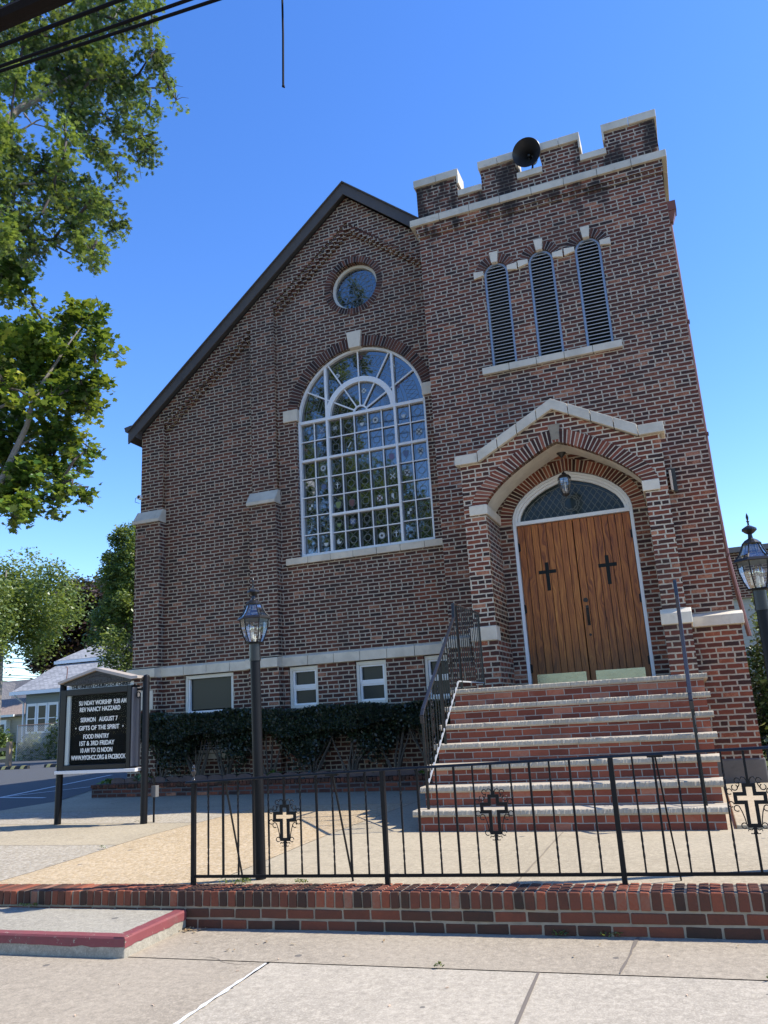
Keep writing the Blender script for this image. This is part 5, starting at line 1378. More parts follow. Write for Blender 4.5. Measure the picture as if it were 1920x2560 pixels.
mb = MB(); mb.box(x0+f, x1-.056, yf+.010, yf+.013, z0+.066, z1-f-.001); mb.build('glass', M_SIGNGLASS, sg)
mb = MB(); mb.box(x1+.002, x1+.03, yf+.02, yb-.02, z0+.02, z1-.03); mb.box(x1+.03, x1+.075, ys-.02, ys+.02, z0+.02, z0+.9); mb.build('side_post', simple('grey_side_post', (.14, .135, .14), .5), sg)
mb = MB(); mb.box(x0-.045, x1+.11, yf-.02, yb+.02, -.525, -.483); mb.build('bottom_rail', simple('white_bottom_rail', (.62, .61, .60), .5), sg, bevel=.004)
mb = MB(); mb.bar((x1+.10, ys, -.52), (x1+.15, ys, -.62), .02); mb.box(-8.19, -8.12, ys-.01, ys+.01, .5, .53); mb.box(x1, -6.85, ys-.01, ys+.01, .50, .53)
for k in range(9):
    a = 2*math.pi*k/9; b = 2*math.pi*(k+1)/9
    mb.bar((-6.905+.033*math.cos(a), ys-.06, .44+.04*math.sin(a)), (-6.905+.033*math.cos(b), ys-.06, .44+.04*math.sin(b)), .012)
mb.build('bracket', M_BLACK, sg)
ap = (-7.575, .80)
mb = MB(); mb.prism([(-8.13, .635), (-7.02, .635), (-7.0, .655), ap, (-8.15, .665)], yf+.02, yb-.02); mb.build('pediment', simple('black_pediment', (.014, .013, .013), .45), sg)
mb = MB()
mb.prism([(-8.20, .655), (ap[0], .803), (ap[0], .842), (-8.21, .69)], yf-.03, yb+.03); mb.prism([(ap[0]+.0005, .803), (-6.975, .648), (-6.875, .655), (-6.875, .690), (-6.97, .690), (ap[0]+.0005, .842)], yf-.03, yb+.03)
mb.build('roof_trim', simple('beige_metal_trim', (.36, .315, .275), .5), sg, bevel=.003)
mb = MB(); mb.box(-8.10, -7.02, ys-.02, ys-.012, .580, .632); mb.build('name_band', simple('white_name_band', (.70, .70, .68), .5), sg)
mb = MB(); mb.tube([(-8.18, ys, .69), (-8.165, ys, .88), (-8.18, ys, .90), (-8.20, ys, .90)], .006, 6); mb.build('hook_rod', M_COPPER, sg)
M_LTR = simple('white_sign_letter', (.80, .80, .74), .5); M_LTD = simple('faded_grey_letter', (.075, .07, .068), .6); M_LTK = simple('black_band_letter', (.012, .012, .012), .6)
yl = yf+.040
def line(body, xa, xb, zc, h=.057, mat=M_LTR, y=None, name='lettering', **kw):
    return text_mesh(name, body, h/.70, xa, y or yl, zc-h/2, mat, sg, width=xb-xa, extrude=.0015, bold=.0014, **kw)
line('SU NDAY WORSHIP  9:30 AM', -7.885, -7.100, .384); line('REV NANCY HAZZARD', -7.868, -7.195, .298)
line('SERMON   AUGUST 7', -7.848, -7.235, .163); line('GIFTS OF THE SPIRIT', -7.872, -7.205, .056)
line('FOOD PANTRY', -7.792, -7.368, -.056); line('1ST & 3RD FRIDAY', -7.852, -7.277, -.143); line('10 AM TO 12 NOON', -7.830, -7.308, -.233); line('WWW.MYOHCC.ORG & FACEBOOK', -7.985, -7.088, -.325)
mb = MB()
for xs0, zs0 in ((-7.925, .057), (-7.145, .055)):
    p = [(xs0+(.015 if i % 2 == 0 else .0065)*math.sin(-2*math.pi*i/10), zs0+(.015 if i % 2 == 0 else .0065)*math.cos(-2*math.pi*i/10)) for i in range(10)]
    b = len(mb.v); mb.v += [(x, yl, z) for x, z in p]+[(xs0, yl, zs0)]
    for i in range(10): mb.face((b+i, b+(i+1) % 10, b+10))
mb.build('star_marks', M_LTR, sg)
text_mesh('lettering', 'OAKWOOD HEIGHTS', .036/.7, -7.79, yf+.015, .700, M_LTD, sg, width=.44, extrude=.002, pts=lambda x: -.9*(x+7.57)**2+.02)
text_mesh('lettering', 'COMMUNITY CHURCH', .042/.7, -7.99, yf+.015, .645, M_LTD, sg, width=.85, extrude=.002)
text_mesh('lettering', 'THE UNITED CHURCH OF CHRIST', .040/.7, -8.06, ys-.026, .588, M_LTK, sg, width=1.0, extrude=.002, bold=.002)
jb_ = thing('junction_box', 'grey electrical box with conduit standing beside the right post of the church sign', 'electrical box', (-6.74, 8.93, -1.17))
mb = MB(); mb.box(-6.785, -6.715, 8.93, 9.0, -.86, -.72); mb.build('box', simple('grey_box', (.12, .12, .12), .6), jb_, bevel=.004)
mb = MB(); mb.tube([(-6.76, 8.96, -1.18), (-6.76, 8.96, -.86)], .013, 8); mb.tube([(-6.76, 8.96, -.72), (-6.76, 8.96, -.62), (-6.80, 8.93, -.52)], .013, 8); mb.build('conduit', M_BLACK, jb_)

# ------------------------------------------------------------------ trees
def px_ray(px, py):
    d = fwd+rt*((px-960)/FPX)-upv*((py-1280)/FPX); return d/math.hypot(d.x, d.y)
def blob_tree(root, blobs, ox, oy, sc, Rh, shape, size, mat, dens, rs=.74, thick=.9, droop=.6, upb=.5, name='crown'):
    """leaf clumps of a near tree: each blob is a ball of twigs with leaves at its own depth"""
    C = []; Dd = []; V = []; CC = []
    for (bx, by, br) in blobs:
        rh = Rh+rng.uniform(-1.3, 1.3); d = px_ray(ox+bx/sc, oy+by/sc); c = np.array(d)*rh
        CC.append((Vector(c), bx))
        rad = br/sc/FPX*math.sqrt(rh*rh+c[2]**2)*rs
        nt = max(4, int(dens*br*br/5200)); bv = rng.random()*.75-.15
        for _ in range(nt):
            g = rng.normal(size=3); g /= np.linalg.norm(g); q = c+g*rad*rng.random()**.55*np.array([1, 1.3, .95])
            g2 = rng.normal(size=3)*.6+g; g2[2] -= .3; g2 /= np.linalg.norm(g2)
            nl = int(rng.integers(7, 13)); tw = rng.random(nl)[:, None]*g2*size*2.2
            C.append(q+tw+rng.normal(0, size*.42, (nl, 3))); Dd.append(np.repeat(g2[None], nl, 0)); V.append(np.clip(bv+rng.random(nl)*.55, 0, 1))
    mb = MB()
    for c, bx in CC:
        near = sorted((((c-o).length+(.0 if ox_ < bx else 9), i) for i, (o, ox_) in enumerate(CC) if o is not c))[:1]
        o = CC[near[0][1]][0]; m_ = (c+o)/2+Vector((random.uniform(-.12, .12), random.uniform(-.1, .1), random.uniform(-.05, .15)))
        mb.tube([o, m_, c], [.026, .020, .010], 5)
        for _ in range(5):
            g = Vector((random.gauss(.3, .7), random.gauss(0, .7), random.gauss(-.1, .6))).normalized(); e = c+g*random.uniform(.12, .30)
            mb.tube([c, (c+e)/2+Vector((0, 0, .04)), e], [.008, .006, .003], 4)
    mb.build('branches', M_TWIG, root)
    C = np.concatenate(C); Dd = np.concatenate(Dd); V = np.concatenate(V)
    return leaves(name, C, size, shape, mat, root, upbias=upb, dirs=Dd, droop=droop, vals=V)
def limb(root, pts_, ox, oy, sc, Rh, r0, r1, name='limb', extra=None):
    P3 = [Vector(px_ray(ox+x/sc, oy+y/sc))*Rh for x, y in pts_]
    if extra: P3 = [Vector(e) for e in extra]+P3
    n = len(P3); mb = MB(); mb.tube(P3, [r0+(r1-r0)*i/(n-1) for i in range(n)], 9); return mb.build(name, M_BARK, root, smooth=True)

oak = thing('oak_tree', 'big oak with pointed lobed leaves in the top left corner behind the cables', 'tree', (-13.6, 8.2, -1.2))
OB = [(60,60,140),(180,250,140),(60,480,130),(130,620,150),(280,800,100),(480,300,150),(620,180,130),(750,120,120),(850,60,110),(1150,30,100),(600,480,170),(750,400,170),(900,250,140),(1050,200,110),(1200,290,60),(1180,450,100),(1270,470,60),(450,600,150),(600,700,160),(850,600,170),(1000,650,120),(1290,590,75),(1340,690,60),(1390,790,45),(1120,680,60),(540,850,140),(680,800,110),(1000,800,120),(1180,850,90),(510,1060,110),(960,1010,120),(1120,1080,110),(1150,1200,75),(720,1100,110),(800,1220,100),(890,1330,90),(925,1440,50),(1090,1280,50),(90,1130,140),(60,1250,110),(350,1230,90),(500,1250,90),(250,1390,120),(440,1420,130),(600,1480,120),(750,1520,80),(850,1590,45),(120,1480,100),(450,1590,130),(650,1620,130),(800,1680,100),(900,1750,75),(930,1840,50),(560,1780,110),(650,1880,120),(720,1990,95),(700,2075,45),(820,1960,30),(330,1690,90),(100,1720,130),(100,1850,140),(340,1880,70),(420,1900,40),(230,1980,85),(250,2080,55),
      (330,470,130),(300,350,120),(700,600,120),(-150,200,200),(-150,600,200),(-120,1000,200),(-150,1400,220),(-120,1800,200),(300,-80,160),(700,-100,160),(1050,-100,140)]
blob_tree(oak, OB, 0, 0, 3.16, 12.0, 'oak', .088, M_OAK, 14)
T0 = (-13.6, 8.2, -1.2)
limb(oak, [(-60, 1070), (0, 1010), (150, 860), (330, 760), (500, 650), (700, 520), (900, 400)], 0, 0, 3.16, 11.9, .085, .02, extra=[(-13.55, 8.3, 5.5)])
limb(oak, [(-40, 1800), (0, 1720), (30, 1640), (80, 1605), (200, 1600), (300, 1640), (420, 1660), (500, 1700)], 0, 0, 3.16, 12.4, .05, .012, extra=[(-13.5, 8.3, 5.9)])
limb(oak, [(-40, 1430), (0, 1440), (100, 1450), (280, 1450)], 0, 0, 3.16, 11.8, .05, .012, extra=[(-13.4, 8.3, 7.2)])
limb(oak, [(135, 1045), (200, 1010), (290, 955), (330, 940)], 0, 0, 3.16, 11.8, .018, .008, name='twig'); limb(oak, [(190, 895), (250, 975), (330, 995), (400, 1010)], 0, 0, 3.16, 11.8, .014, .006, name='twig')
limb(oak, [(900, 140), (940, 70), (1000, 10)], 0, 0, 3.16, 12, .02, .015, name='twig')
mb = MB(); mb.tube([T0, (-13.6, 8.2, 1), (-13.55, 8.25, 5.6), (-13.4, 8.3, 9.5), (-12.8, 8.9, 13)], [.38, .32, .26, .18, .08], 14); mb.build('trunk', M_BARK, oak, smooth=True)

mp = thing('maple_tree', 'maple with bright broad leaves and a pale leaning limb below the oak branches', 'tree', (-14.8, 10.0, -1.2))
MBL = [(20,80,90),(60,200,130),(130,300,95),(45,395,80),(165,415,50),(240,475,32),(620,530,95),(740,530,65),(560,620,95),(680,640,75),(480,670,80),(740,780,85),(830,840,45),(650,830,80),(250,665,78),(100,675,95),(300,740,130),(60,760,120),(180,820,140),(420,760,100),(530,880,100),(570,950,55),(50,960,120),(200,960,130),(290,1040,95),(60,1110,90),(380,1180,50),(300,1230,80),(440,1020,125),(600,1060,115),(720,1080,75),(560,1180,125),(690,1200,80),(690,1270,50),(440,1150,110),(120,1300,110),(400,1340,105),(500,1380,75),(250,1450,115),(60,1430,115),(430,1500,95),(550,1520,75),(640,1570,50),(700,1575,22),(380,1650,125),(540,1680,85),(100,1600,120),(200,1740,120),(290,1820,70),(90,1900,130),(150,1980,105),(220,1960,45),(440,1830,65),(370,1960,75),(455,1900,50),(545,1850,50),(620,1920,45),(120,2070,55),(60,1750,120),
       (-170,280,150),(-170,740,160),(-160,1100,220),(-160,1500,220),(-150,1850,160)]
blob_tree(mp, MBL, 0, 600, 2.99, 13.6, 'maple', .104, M_MAPLE, 11, droop=.9, upb=.8)
limb(mp, [(-80, 1960), (0, 1830), (100, 1600), (200, 1390), (240, 1220), (330, 1050), (430, 900), (480, 820), (600, 660)], 0, 600, 2.99, 13.05, .062, .010)
limb(mp, [(0, 1250), (60, 1225), (120, 1200)], 0, 600, 2.99, 13.4, .03, .01, name='twig'); limb(mp, [(100, 1560), (240, 1490), (330, 1440)], 0, 600, 2.99, 13.5, .02, .006, name='twig')
limb(mp, [(150, 1200), (130, 1130), (170, 1040)], 0, 600, 2.99, 13.5, .02, .006, name='twig')
mb = MB(); mb.tube([(-14.8, 10.0, -1.2), (-14.75, 10, 1.5), (-14.3, 10, 2.9), (-14.0, 10.0, 5.5), (-13.6, 9.9, 8.0)], [.30, .24, .2, .14, .06], 12); mb.build('trunk', M_BARK, mp, smooth=True)

def far_tree(name, label, x, y, z0, h, rx, rz, zc, n, size, mat, shape='quad', trunk=.22, lobes=16, group=None, squash=1.0, seed=1, top=None, cone=0.0, lr=.36):
    r_ = np.random.default_rng(seed); t = thing(name, label, 'tree', (x, y, z0), group)
    C = []; V = []
    cen = []
    for i in range(lobes):
        g = r_.normal(size=3); g /= np.linalg.norm(g); rr = r_.random()**.45*1.15
        zz = g[2]*rz*.82*rr; tt = (zz+rz)/(2*rz); sx_ = 1-cone*tt
        cen.append((x+g[0]*rx*.74*rr*sx_, y+g[1]*rx*.74*rr*sx_, zc+zz, (rx*lr+.12*r_.random()*rx)*(1-cone*.6*tt)))
    for (cx, cy2, cz, cr) in cen:
        m_ = int(n/lobes); bv = r_.random()*.45
        g = r_.normal(size=(m_, 3)); g /= np.linalg.norm(g, axis=1)[:, None]
        rad = cr*(r_.random(m_)**.35)*(1+.35*r_.normal(size=m_)*.5)
        p = np.array([cx, cy2, cz])+g*rad[:, None]; cl_ = r_.normal(0, cr*.10, (m_//6+1, 3)).repeat(6, 0)[:m_]
        C.append(p+cl_); V.append(np.clip(bv+r_.random(m_)*.55, 0, 1))
    leaves('crown', np.concatenate(C), size, shape, mat, t, upbias=.5, vals=np.concatenate(V))
    mb = MB(); mb.tube([(x, y, z0), (x+.05, y, z0+(zc-z0)*.5), (x-.05, y, zc), (x, y, zc+rz*.6)], [trunk, trunk*.8, trunk*.55, .05], 9)
    for i in range(7):
        c = cen[i]; mb.tube([(x, y, zc-rz*.5+rz*.12*i), ((x+c[0])/2, (y+c[1])/2, (zc-rz*.4+c[2])/2+.3), (c[0], c[1], c[2])], [trunk*.35, trunk*.22, .03], 6)
    mb.build('trunk', M_BARK, t); return t
far_tree('honey_locust_tree', 'tall airy pale green tree behind the parking lot at the far left', -43.6, 41, -1.2, 14, 5.6, 4.5, 8.5, 30000, .24, M_LOCUST, seed=3, lobes=90, lr=.17)
far_tree('copper_beech_tree', 'dark purple leaved tree standing behind the house with the grey roof', -46.5, 52, -1.2, 14, 4.6, 4.6, 7.8, 26000, .34, M_PURPLE, seed=4, lobes=50, lr=.2)
far_tree('green_maple_tree', 'full bright green tree rising beside the left corner of the church', -22.6, 28.2, -1.2, 10, 2.9, 4.1, 5.8, 36000, .15, M_LOCUST, 'oval', seed=5, lobes=110, cone=.7, lr=.16)
far_tree('street_tree', 'dark green tree across the street mirrored in the middle of the arched window', -13.6, -8.5, -1.6, 12, 3.3, 3.9, 8.4, 22000, .22, M_OAK, seed=6, lobes=60, lr=.24)
far_tree('street_tree', 'shorter dark green tree mirrored low in the right lights of the arched window', -9.6, -9.5, -1.6, 10, 2.3, 2.6, 7.6, 9000, .22, M_OAK, seed=7, lobes=34, lr=.24)
far_tree('street_tree', 'tall dark tree across the street mirrored in the upper left of the arched window', -19.0, -9.0, -1.6, 17, 2.6, 5.0, 13.2, 14000, .24, M_OAK, seed=8, lobes=50, lr=.24)
bushes = [('shrub', 'low round green shrub among the far trees under the hill', -72, 72, 1.8, 4.2, 2.6, M_BUSH, 9)]
far_tree('yellow_green_tree', 'yellow green round tree top below the far wooded hill', -79, 84, -1.2, 8, 4.0, 3.0, 4.6, 7000, .5, M_BUSH, seed=9, lobes=10)
far_tree('far_tree', 'dark tree between the far houses at the left edge', -92, 86, -1.2, 8, 4.0, 3.0, 3.0, 6000, .5, M_CONIF, seed=10, lobes=10)

def shrub(name, label, x, y, z0, rx, ry, h, n, size, mat, seed, shape='quad', upb=.4, cat='shrub'):
    r_ = np.random.default_rng(seed); t = thing(name, label, cat, (x, y, z0))
    g = r_.normal(size=(n, 3)); g /= np.linalg.norm(g, axis=1)[:, None]; g[:, 2] = np.abs(g[:, 2]); rad = r_.random(n)**.4*(1+.18*np.sin(g[:, 0]*7+seed)*np.sin(g[:, 2]*9))
    p = np.stack([x+g[:, 0]*rx*rad, y+g[:, 1]*ry*rad, z0+.05+g[:, 2]*h*rad], 1)+r_.normal(0, size*.6, (n, 3))
    leaves('foliage', p, size, shape, mat, t, upbias=upb)
    mb = MB()
    for i in range(5): a = i*1.26; mb.tube([(x, y, z0), (x+math.cos(a)*rx*.3, y+math.sin(a)*ry*.3, z0+h*.35), (x+math.cos(a)*rx*.6, y+math.sin(a)*ry*.6, z0+h*.7)], [.03, .02, .008], 5)
    mb.build('stem', M_TWIG, t); return t
shrub('shrub', 'sprawling yellow green vine shrub climbing the right part of the chain link fence', -28.6, 31.2, -1.17, 1.7, .5, 2.1, 5200, .15, M_BUSH, 1, 'oval')
shrub('shrub', 'low leafy shrub growing through the left part of the chain link fence', -30.8, 31.25, -1.17, 1.2, .35, 1.15, 1800, .14, M_BUSH, 2, 'oval')
shrub('shrub', 'round dark shrub in front of the beige house', -47.0, 44.0, -1.2, 1.6, 1.2, 1.9, 2200, .25, M_CONIF, 3)
shrub('shrub', 'tall leafy shrub behind the chain link fence beside the grey house window', -29.6, 32.6, -1.17, 1.3, .7, 2.0, 2600, .15, M_BUSH, 5, 'oval')
shrub('evergreen_shrub', 'tall evergreen shrub with bright tips right of the tower', 1.50, 15.0, -1.1, .78, .8, 2.6, 15000, .085, M_CONIF, 4, 'quad')
shrub('evergreen_shrub', 'second evergreen shrub farther right behind the lamp post', 2.75, 16.2, -1.1, 1.0, .9, 2.5, 8000, .09, M_CONIF, 6, 'quad')
shrub('broadleaf_shrub', 'low bright leafy plant at the foot of the tower plinth by the right edge', 1.12, 13.0, -1.15, .36, .4, .85, 420, .10, M_BUSH, 7, 'oval')
mb = MB()
# ------------------------------------------------------------------ background buildings, left
gh = thing('grey_house', 'low house with pale grey shingle roof and blue grey siding behind the chain link fence', 'house', (-30, 36, -1.2))
M_SIDE = None
def siding(name, c, pitch=.11, bright=1.0):
    k = NB(name); P, xyz, nn = k.pos(); fr = k.m('FRACT', k.m('DIVIDE', xyz[2], pitch)); ln = k.smooth(fr, .0, .10)
    k.base(k.mix(ln, tuple(x*.55 for x in c), c), .6); k.bump(fr, .6, .02); return k.mat
def shingle(name, ca, cb, w=.30, h=.16):
    k = NB(name); P, xyz, nn = k.pos(); br = k.n('ShaderNodeTexBrick'); k.l(k.comb(xyz[0], k.m('MULTIPLY', k.m('ADD', xyz[1], xyz[2]), .8), 0.0), br.inputs['Vector'])
    br.inputs['Scale'].default_value = 1.0; br.inputs['Brick Width'].default_value = w; br.inputs['Row Height'].default_value = h; br.inputs['Mortar Size'].default_value = .012
    br.inputs['Color1'].default_value = col(ca); br.inputs['Color2'].default_value = col(cb); br.inputs['Mortar'].default_value = col(tuple(x*.5 for x in ca)); br.inputs['Bias'].default_value = .0
    k.base(br.outputs[0], .9); return k.mat
M_SG = shingle('grey_shingle', (.20, .205, .215), (.33, .335, .34)); M_SB = shingle('brown_shingle', (.20, .155, .13), (.27, .21, .18)); M_SD = shingle('dark_shingle', (.08, .08, .09), (.13, .125, .12))
M_WS = siding('blue_grey_siding', (.19, .235, .235))
mb = MB(); mb.box(-34.15, -20, 34.0, 42, -1.3, 2.26); mb.build('wall', M_WS, gh)
mb = MB(); mb.prismx([(33.45, 2.22), (33.45, 2.34), (37.2, 4.12), (37.2, 3.98)], -34.65, -19.5)
mb.build('roof', M_SG, gh)
mb = MB(); mb.prismx([(36.7, 4.02), (36.7, 4.14), (39.9, 5.28), (43, 4.1), (43, 3.98)], -34.75, -19.5); mb.prismx([(37.2, 2.3), (37.2, 4.0), (42, 4.0), (42, 2.3)], -34.1, -20); mb.build('roof', M_SG, gh)
mb = MB(); mb.box(-34.70, -19.5, 33.36, 33.45, 2.14, 2.32); mb.box(-34.80, -19.5, 36.60, 36.70, 3.93, 4.10); mb.build('gutter', M_WHITE, gh)
mb = MB(); mb.tube([(-34.4, 33.4, 2.15), (-34.2, 33.9, 1.7), (-34.2, 33.94, -1.1)], .05, 8); mb.build('downpipe', M_WHITE, gh)
for k in range(3):
    xa = -34.0+k*.735; mb = MB(); mb.box(xa, xa+.70, 33.93, 34.0, .10, 1.66); wv = mb.build('window', M_WHITE, gh)
    mb = MB(); mb.box(xa+.12, xa+.58, 33.915, 33.929, .20, .84); mb.box(xa+.12, xa+.58, 33.915, 33.929, .89, 1.52); mb.build('pane', M_GLASSD, wv)
bh = thing('beige_house', 'beige shingled house with a brown roof and white bay window at the left edge', 'house', (-50, 50, -1.2))
mb = MB(); mb.box(-62, -44, 46.0, 54, -1.3, 1.5); mb.build('wall', siding('beige_siding', (.42, .37, .29), .2), bh)
mb = MB(); mb.prismx([(45.4, 1.42), (45.4, 1.55), (50, 2.95), (54.6, 1.55), (54.6, 1.42)], -62.4, -43.6); mb.build('roof', M_SB, bh)
mb = MB(); mb.box(-62.4, -46.6, 45.3, 45.4, 1.40, 1.56); mb.build('gutter', M_WHITE, bh)
mb = MB(); mb.box(-52, -47.55, 45.6, 46.0, -.35, 1.2); wv = mb.build('bay_window', M_WHITE, bh)
mb = MB(); mb.box(-48.55, -47.75, 45.58, 45.595, -.05, .9); mb.box(-50.4, -49.5, 45.58, 45.595, -.05, .9); mb.build('pane', M_GLASSD, wv)
mb = MB(); mb.box(-62, -44, 45.9, 45.999, -1.3, -.45); mb.build('brick_base', M_PLINTH, bh)
fh = thing('far_house', 'far house with dark shingle roofs and cream gable trim behind the beige house', 'house', (-84, 78, -1.2))
mb = MB(); mb.box(-96, -76, 76, 84, -1.3, 4.2); mb.build('wall', siding('cream_siding', (.40, .36, .30), .25), fh)
mb = MB(); mb.prismx([(75.2, 4.1), (75.2, 4.3), (80, 7.0), (84.8, 4.3), (84.8, 4.1)], -97, -75.6); mb.build('roof', M_SD, fh)
mb = MB(); mb.prism([(-84.6, 3.9), (-78.2, 3.9), (-81.4, 6.2)], 74.2, 76); mb.build('gable', simple('cream_gable', (.45, .42, .36), .7), fh)
mb = MB()
for s_ in (-1, 1): mb.hexa([(-81.4, 73.9, 6.35), (-81.4+s_*3.7, 73.9, 3.75), (-81.4+s_*3.7, 79, 3.75), (-81.4, 79, 6.35), (-81.4, 73.9, 6.65), (-81.4+s_*3.7, 73.9, 4.05), (-81.4+s_*3.7, 79, 4.05), (-81.4, 79, 6.65)])
mb.build('gable_roof', M_SD, fh)
# chain link fence
cf = thing('chain_link_fence', 'grey chain link fence with vines growing through it behind the parking lot', 'fence', (-29, 30.9, -1.17))
M_CL = simple('galvanised_wire', (.38, .39, .39), .5, .4)
for i in range(5):
    mb = MB(); x = -31.45+i*2.6; mb.tube([(x, 30.9, -1.2), (x, 30.9, .53)], .035, 8); mb.build('post', M_CL, cf)
mb = MB(); mb.tube([(-31.45, 30.9, .50), (-21.0, 30.9, .50)], .025, 6); mb.build('top_rail', simple('rusty_fence_rail', (.25, .18, .13), .7, nscale=3, namt=.5), cf)
mb = MB(); dgl = .105; H_ = 1.66; x = -31.45-H_
while x < -24.0:
    a0 = max(0, -31.45-x); mb.bar((x+a0, 30.9, -1.17+a0), (x+H_, 30.9, -1.17+H_), .011); b0 = max(0, -31.45-x)
    mb.bar((x+H_, 30.905, -1.17), (x+b0, 30.905, -1.17+H_-b0), .011); x += dgl
mb.build('wire_mesh', M_CL, cf)
# split rail fence
sf = thing('split_rail_fence', 'weathered wooden post and rail fence at the left edge by the parking lot', 'fence', (-26.5, 25.4, -1.17))
M_OLDW = simple('weathered_wood', (.26, .19, .12), .9, nscale=5, namt=.4)
for x in (-26.25, -28.6): 
    mb = MB(); mb.box(x-.09, x+.09, 25.32, 25.5, -1.2, -.19); mb.build('post', M_OLDW, sf, bevel=.01)
mb = MB()
for z in (-.48, -.93): mb.bar((-31, 25.4, z-.03), (-26.30, 25.4, z), .05, .13)
mb.build('rail', M_OLDW, sf)
# wheel stops
M_YEL = simple('yellow_stripe_paint', (.62, .48, .16), .7, nscale=9, namt=.25); M_RUB = simple('black_rubber', (.02, .02, .02), .8)
def wheelstop(x, y, label):
    t = thing('wheel_stop', label, 'wheel stop', (x, y, -1.17), 'wheel stops at the edge of the parking lot')
    mb = MB(); mb.prismx([(y-.08, -1.172), (y+.08, -1.172), (y+.05, -1.06), (y-.05, -1.06)], x-.9, x+.9); mb.build('body', M_RUB, t)
    mb = MB()
    for i in range(4):
        a = x-.8+i*.45; mb.hexa([(a, y-.084, -1.165), (a+.17, y-.084, -1.165), (a+.17, y-.02, -1.165), (a, y-.02, -1.165), (a+.05, y-.054, -1.056), (a+.22, y-.054, -1.056), (a+.22, y+.03, -1.056), (a+.05, y+.03, -1.056)])
    mb.build('stripes', M_YEL, t)
wheelstop(-24.15, 23.45, 'yellow striped black wheel stop nearest the wooden fence post'); wheelstop(-22.0, 23.9, 'yellow striped black wheel stop seen just left of the church sign')

# right background building
rb = thing('brick_annex', 'brick building with a pale band of windows behind the evergreen shrubs at the right edge', 'building', (8, 24, -1.2))
mb = MB(); mb.box(.9, 20, 22.5, 30, 2.42, 3.62); mb.box(.9, 20, 22.6, 30, -1.3, .4); mb.build('wall', M_NAVE, rb)
mb = MB(); mb.box(.85, 20.05, 22.4, 30.1, 3.62, 3.76); mb.build('coping', simple('grey_coping', (.16, .155, .15), .7), rb)
mb = MB(); mb.box(.9, 20, 22.62, 29.9, .4, 2.42); mb.build('window_band', siding('pale_blind', (.42, .47, .46), .09), rb)
mb = MB()
for x in (.9, 3.4, 5.9, 8.4): mb.box(x, x+.1, 22.55, 22.61, .4, 2.42)
mb.build('mullion', M_WHITE, rb)

# ------------------------------------------------------------------ cables and poles
M_CAB = simple('black_cable', (.006, .006, .007), .8, spec=.15); M_CABT = simple('wrapped_cable_sheath', (.014, .011, .010), .9, spec=.1, nscale=4, namt=.4, bump=.01)
def cable(name, label, pts_, r_, mat=M_CAB, group=None):
    mb = MB(); a = Vector(pts_[0]); b = Vector(pts_[1]); sag = pts_[2]; n = 40
    mb.tube([tuple(a.lerp(b, i/n)-Vector((0, 0, sag*4*(i/n)*(1-i/n)))) for i in range(n+1)], r_, 8)
    return tag(mb.build(name, mat, loc=tuple(a)), label, 'cable', group)
# overhead lines run along the street; their heights above eye level and rays fix them
def hline(px0, py0, px1, py1, h):
    a = ray0(px0, py0); b = ray0(px1, py1); a = a*(h/a.z); b = b*(h/b.z); d = (b-a)/(b.x-a.x)
    return tuple(a+d*(-26-a.x)), tuple(b+d*(24-b.x))
def ray0(px, py): return fwd+rt*((px-960)/FPX)-upv*((py-1280)/FPX)
a, b = hline(0, 50, 115, 0, 5.0)
cable('utility_cable', 'very thick wrapped black cable crossing the top left corner', (a, b, 0.0), .068, M_CABT)
a, b = hline(0, 115, 300, 0, 5.4); cable('utility_cable', 'single thin black line just below the thick cable at top left', (a, b, 0), .016)
a, b = hline(0, 166, 470, 0, 5.9); cable('utility_cable', 'upper of the two close parallel lines crossing the oak branches', (a, b, 0), .015)
a, b = hline(0, 178, 540, 0, 6.0); cable('utility_cable', 'lowest of the lines crossing the oak branches', (a, b, 0), .015)
d0 = ray0(705, -40); d1 = ray0(708, 215); p0 = d0*(5.6/d0.z); p1 = d1*(p0.y/d1.y)
mb = MB(); mb.tube([tuple(p0), tuple(p0.lerp(p1, .5)+Vector((.004, 0, 0))), tuple(p1)], .0085, 8); mb.tube([tuple(p1), tuple(p1+Vector((.012, 0, -.02)))], [.013, .004], 6)
tag(mb.build('hanging_wire', M_CAB, loc=tuple(p0)), 'short dark wire hanging straight down from the top edge of the sky', 'cable')
for (py0, py1, Y_, k) in ((1644, 1656, 60, 'top'), (1654, 1664, 60, 'second'), (1668, 1677, 60, 'third'), (1688, 1694, 60, 'fourth'), (1694, 1701, 60, 'lowest')):
    d0 = ray0(0, py0-1); d1 = ray0(180, py1+1); A = d0*(Y_/d0.y); B = d1*(Y_/d1.y); dd = (B-A)/(B.x-A.x)
    cable('street_wire', {'top': 'topmost', 'second': 'second from the top', 'third': 'middle', 'fourth': 'second from the bottom', 'lowest': 'lowest'}[k]+' of the five thin wires behind the grey roofed house', (tuple(A+dd*(-30)), tuple(B+dd*(30)), .0), .035, M_CAB)
pl = thing('utility_pole', 'utility pole with a pale transformer drum mirrored in the arched window', 'utility pole', (-14.95, -3.2, -1.6))
mb = MB(); mb.tube([(-14.95, -3.2, -1.7), (-14.95, -3.2, 12.4)], [.16, .12], 12); mb.build('pole', simple('pole_wood', (.12, .09, .07), .9), pl)
mb = MB(); mb.tube([(-14.45, -3.2, 9.0), (-14.45, -3.2, 9.95)], .27, 16); mb.tube([(-14.55, -3.2, 9.95), (-14.55, -3.2, 10.2)], .04, 8); mb.tube([(-14.35, -3.2, 9.95), (-14.35, -3.2, 10.2)], .04, 8); mb.build('transformer', simple('pale_transformer', (.55, .56, .56), .5), pl)
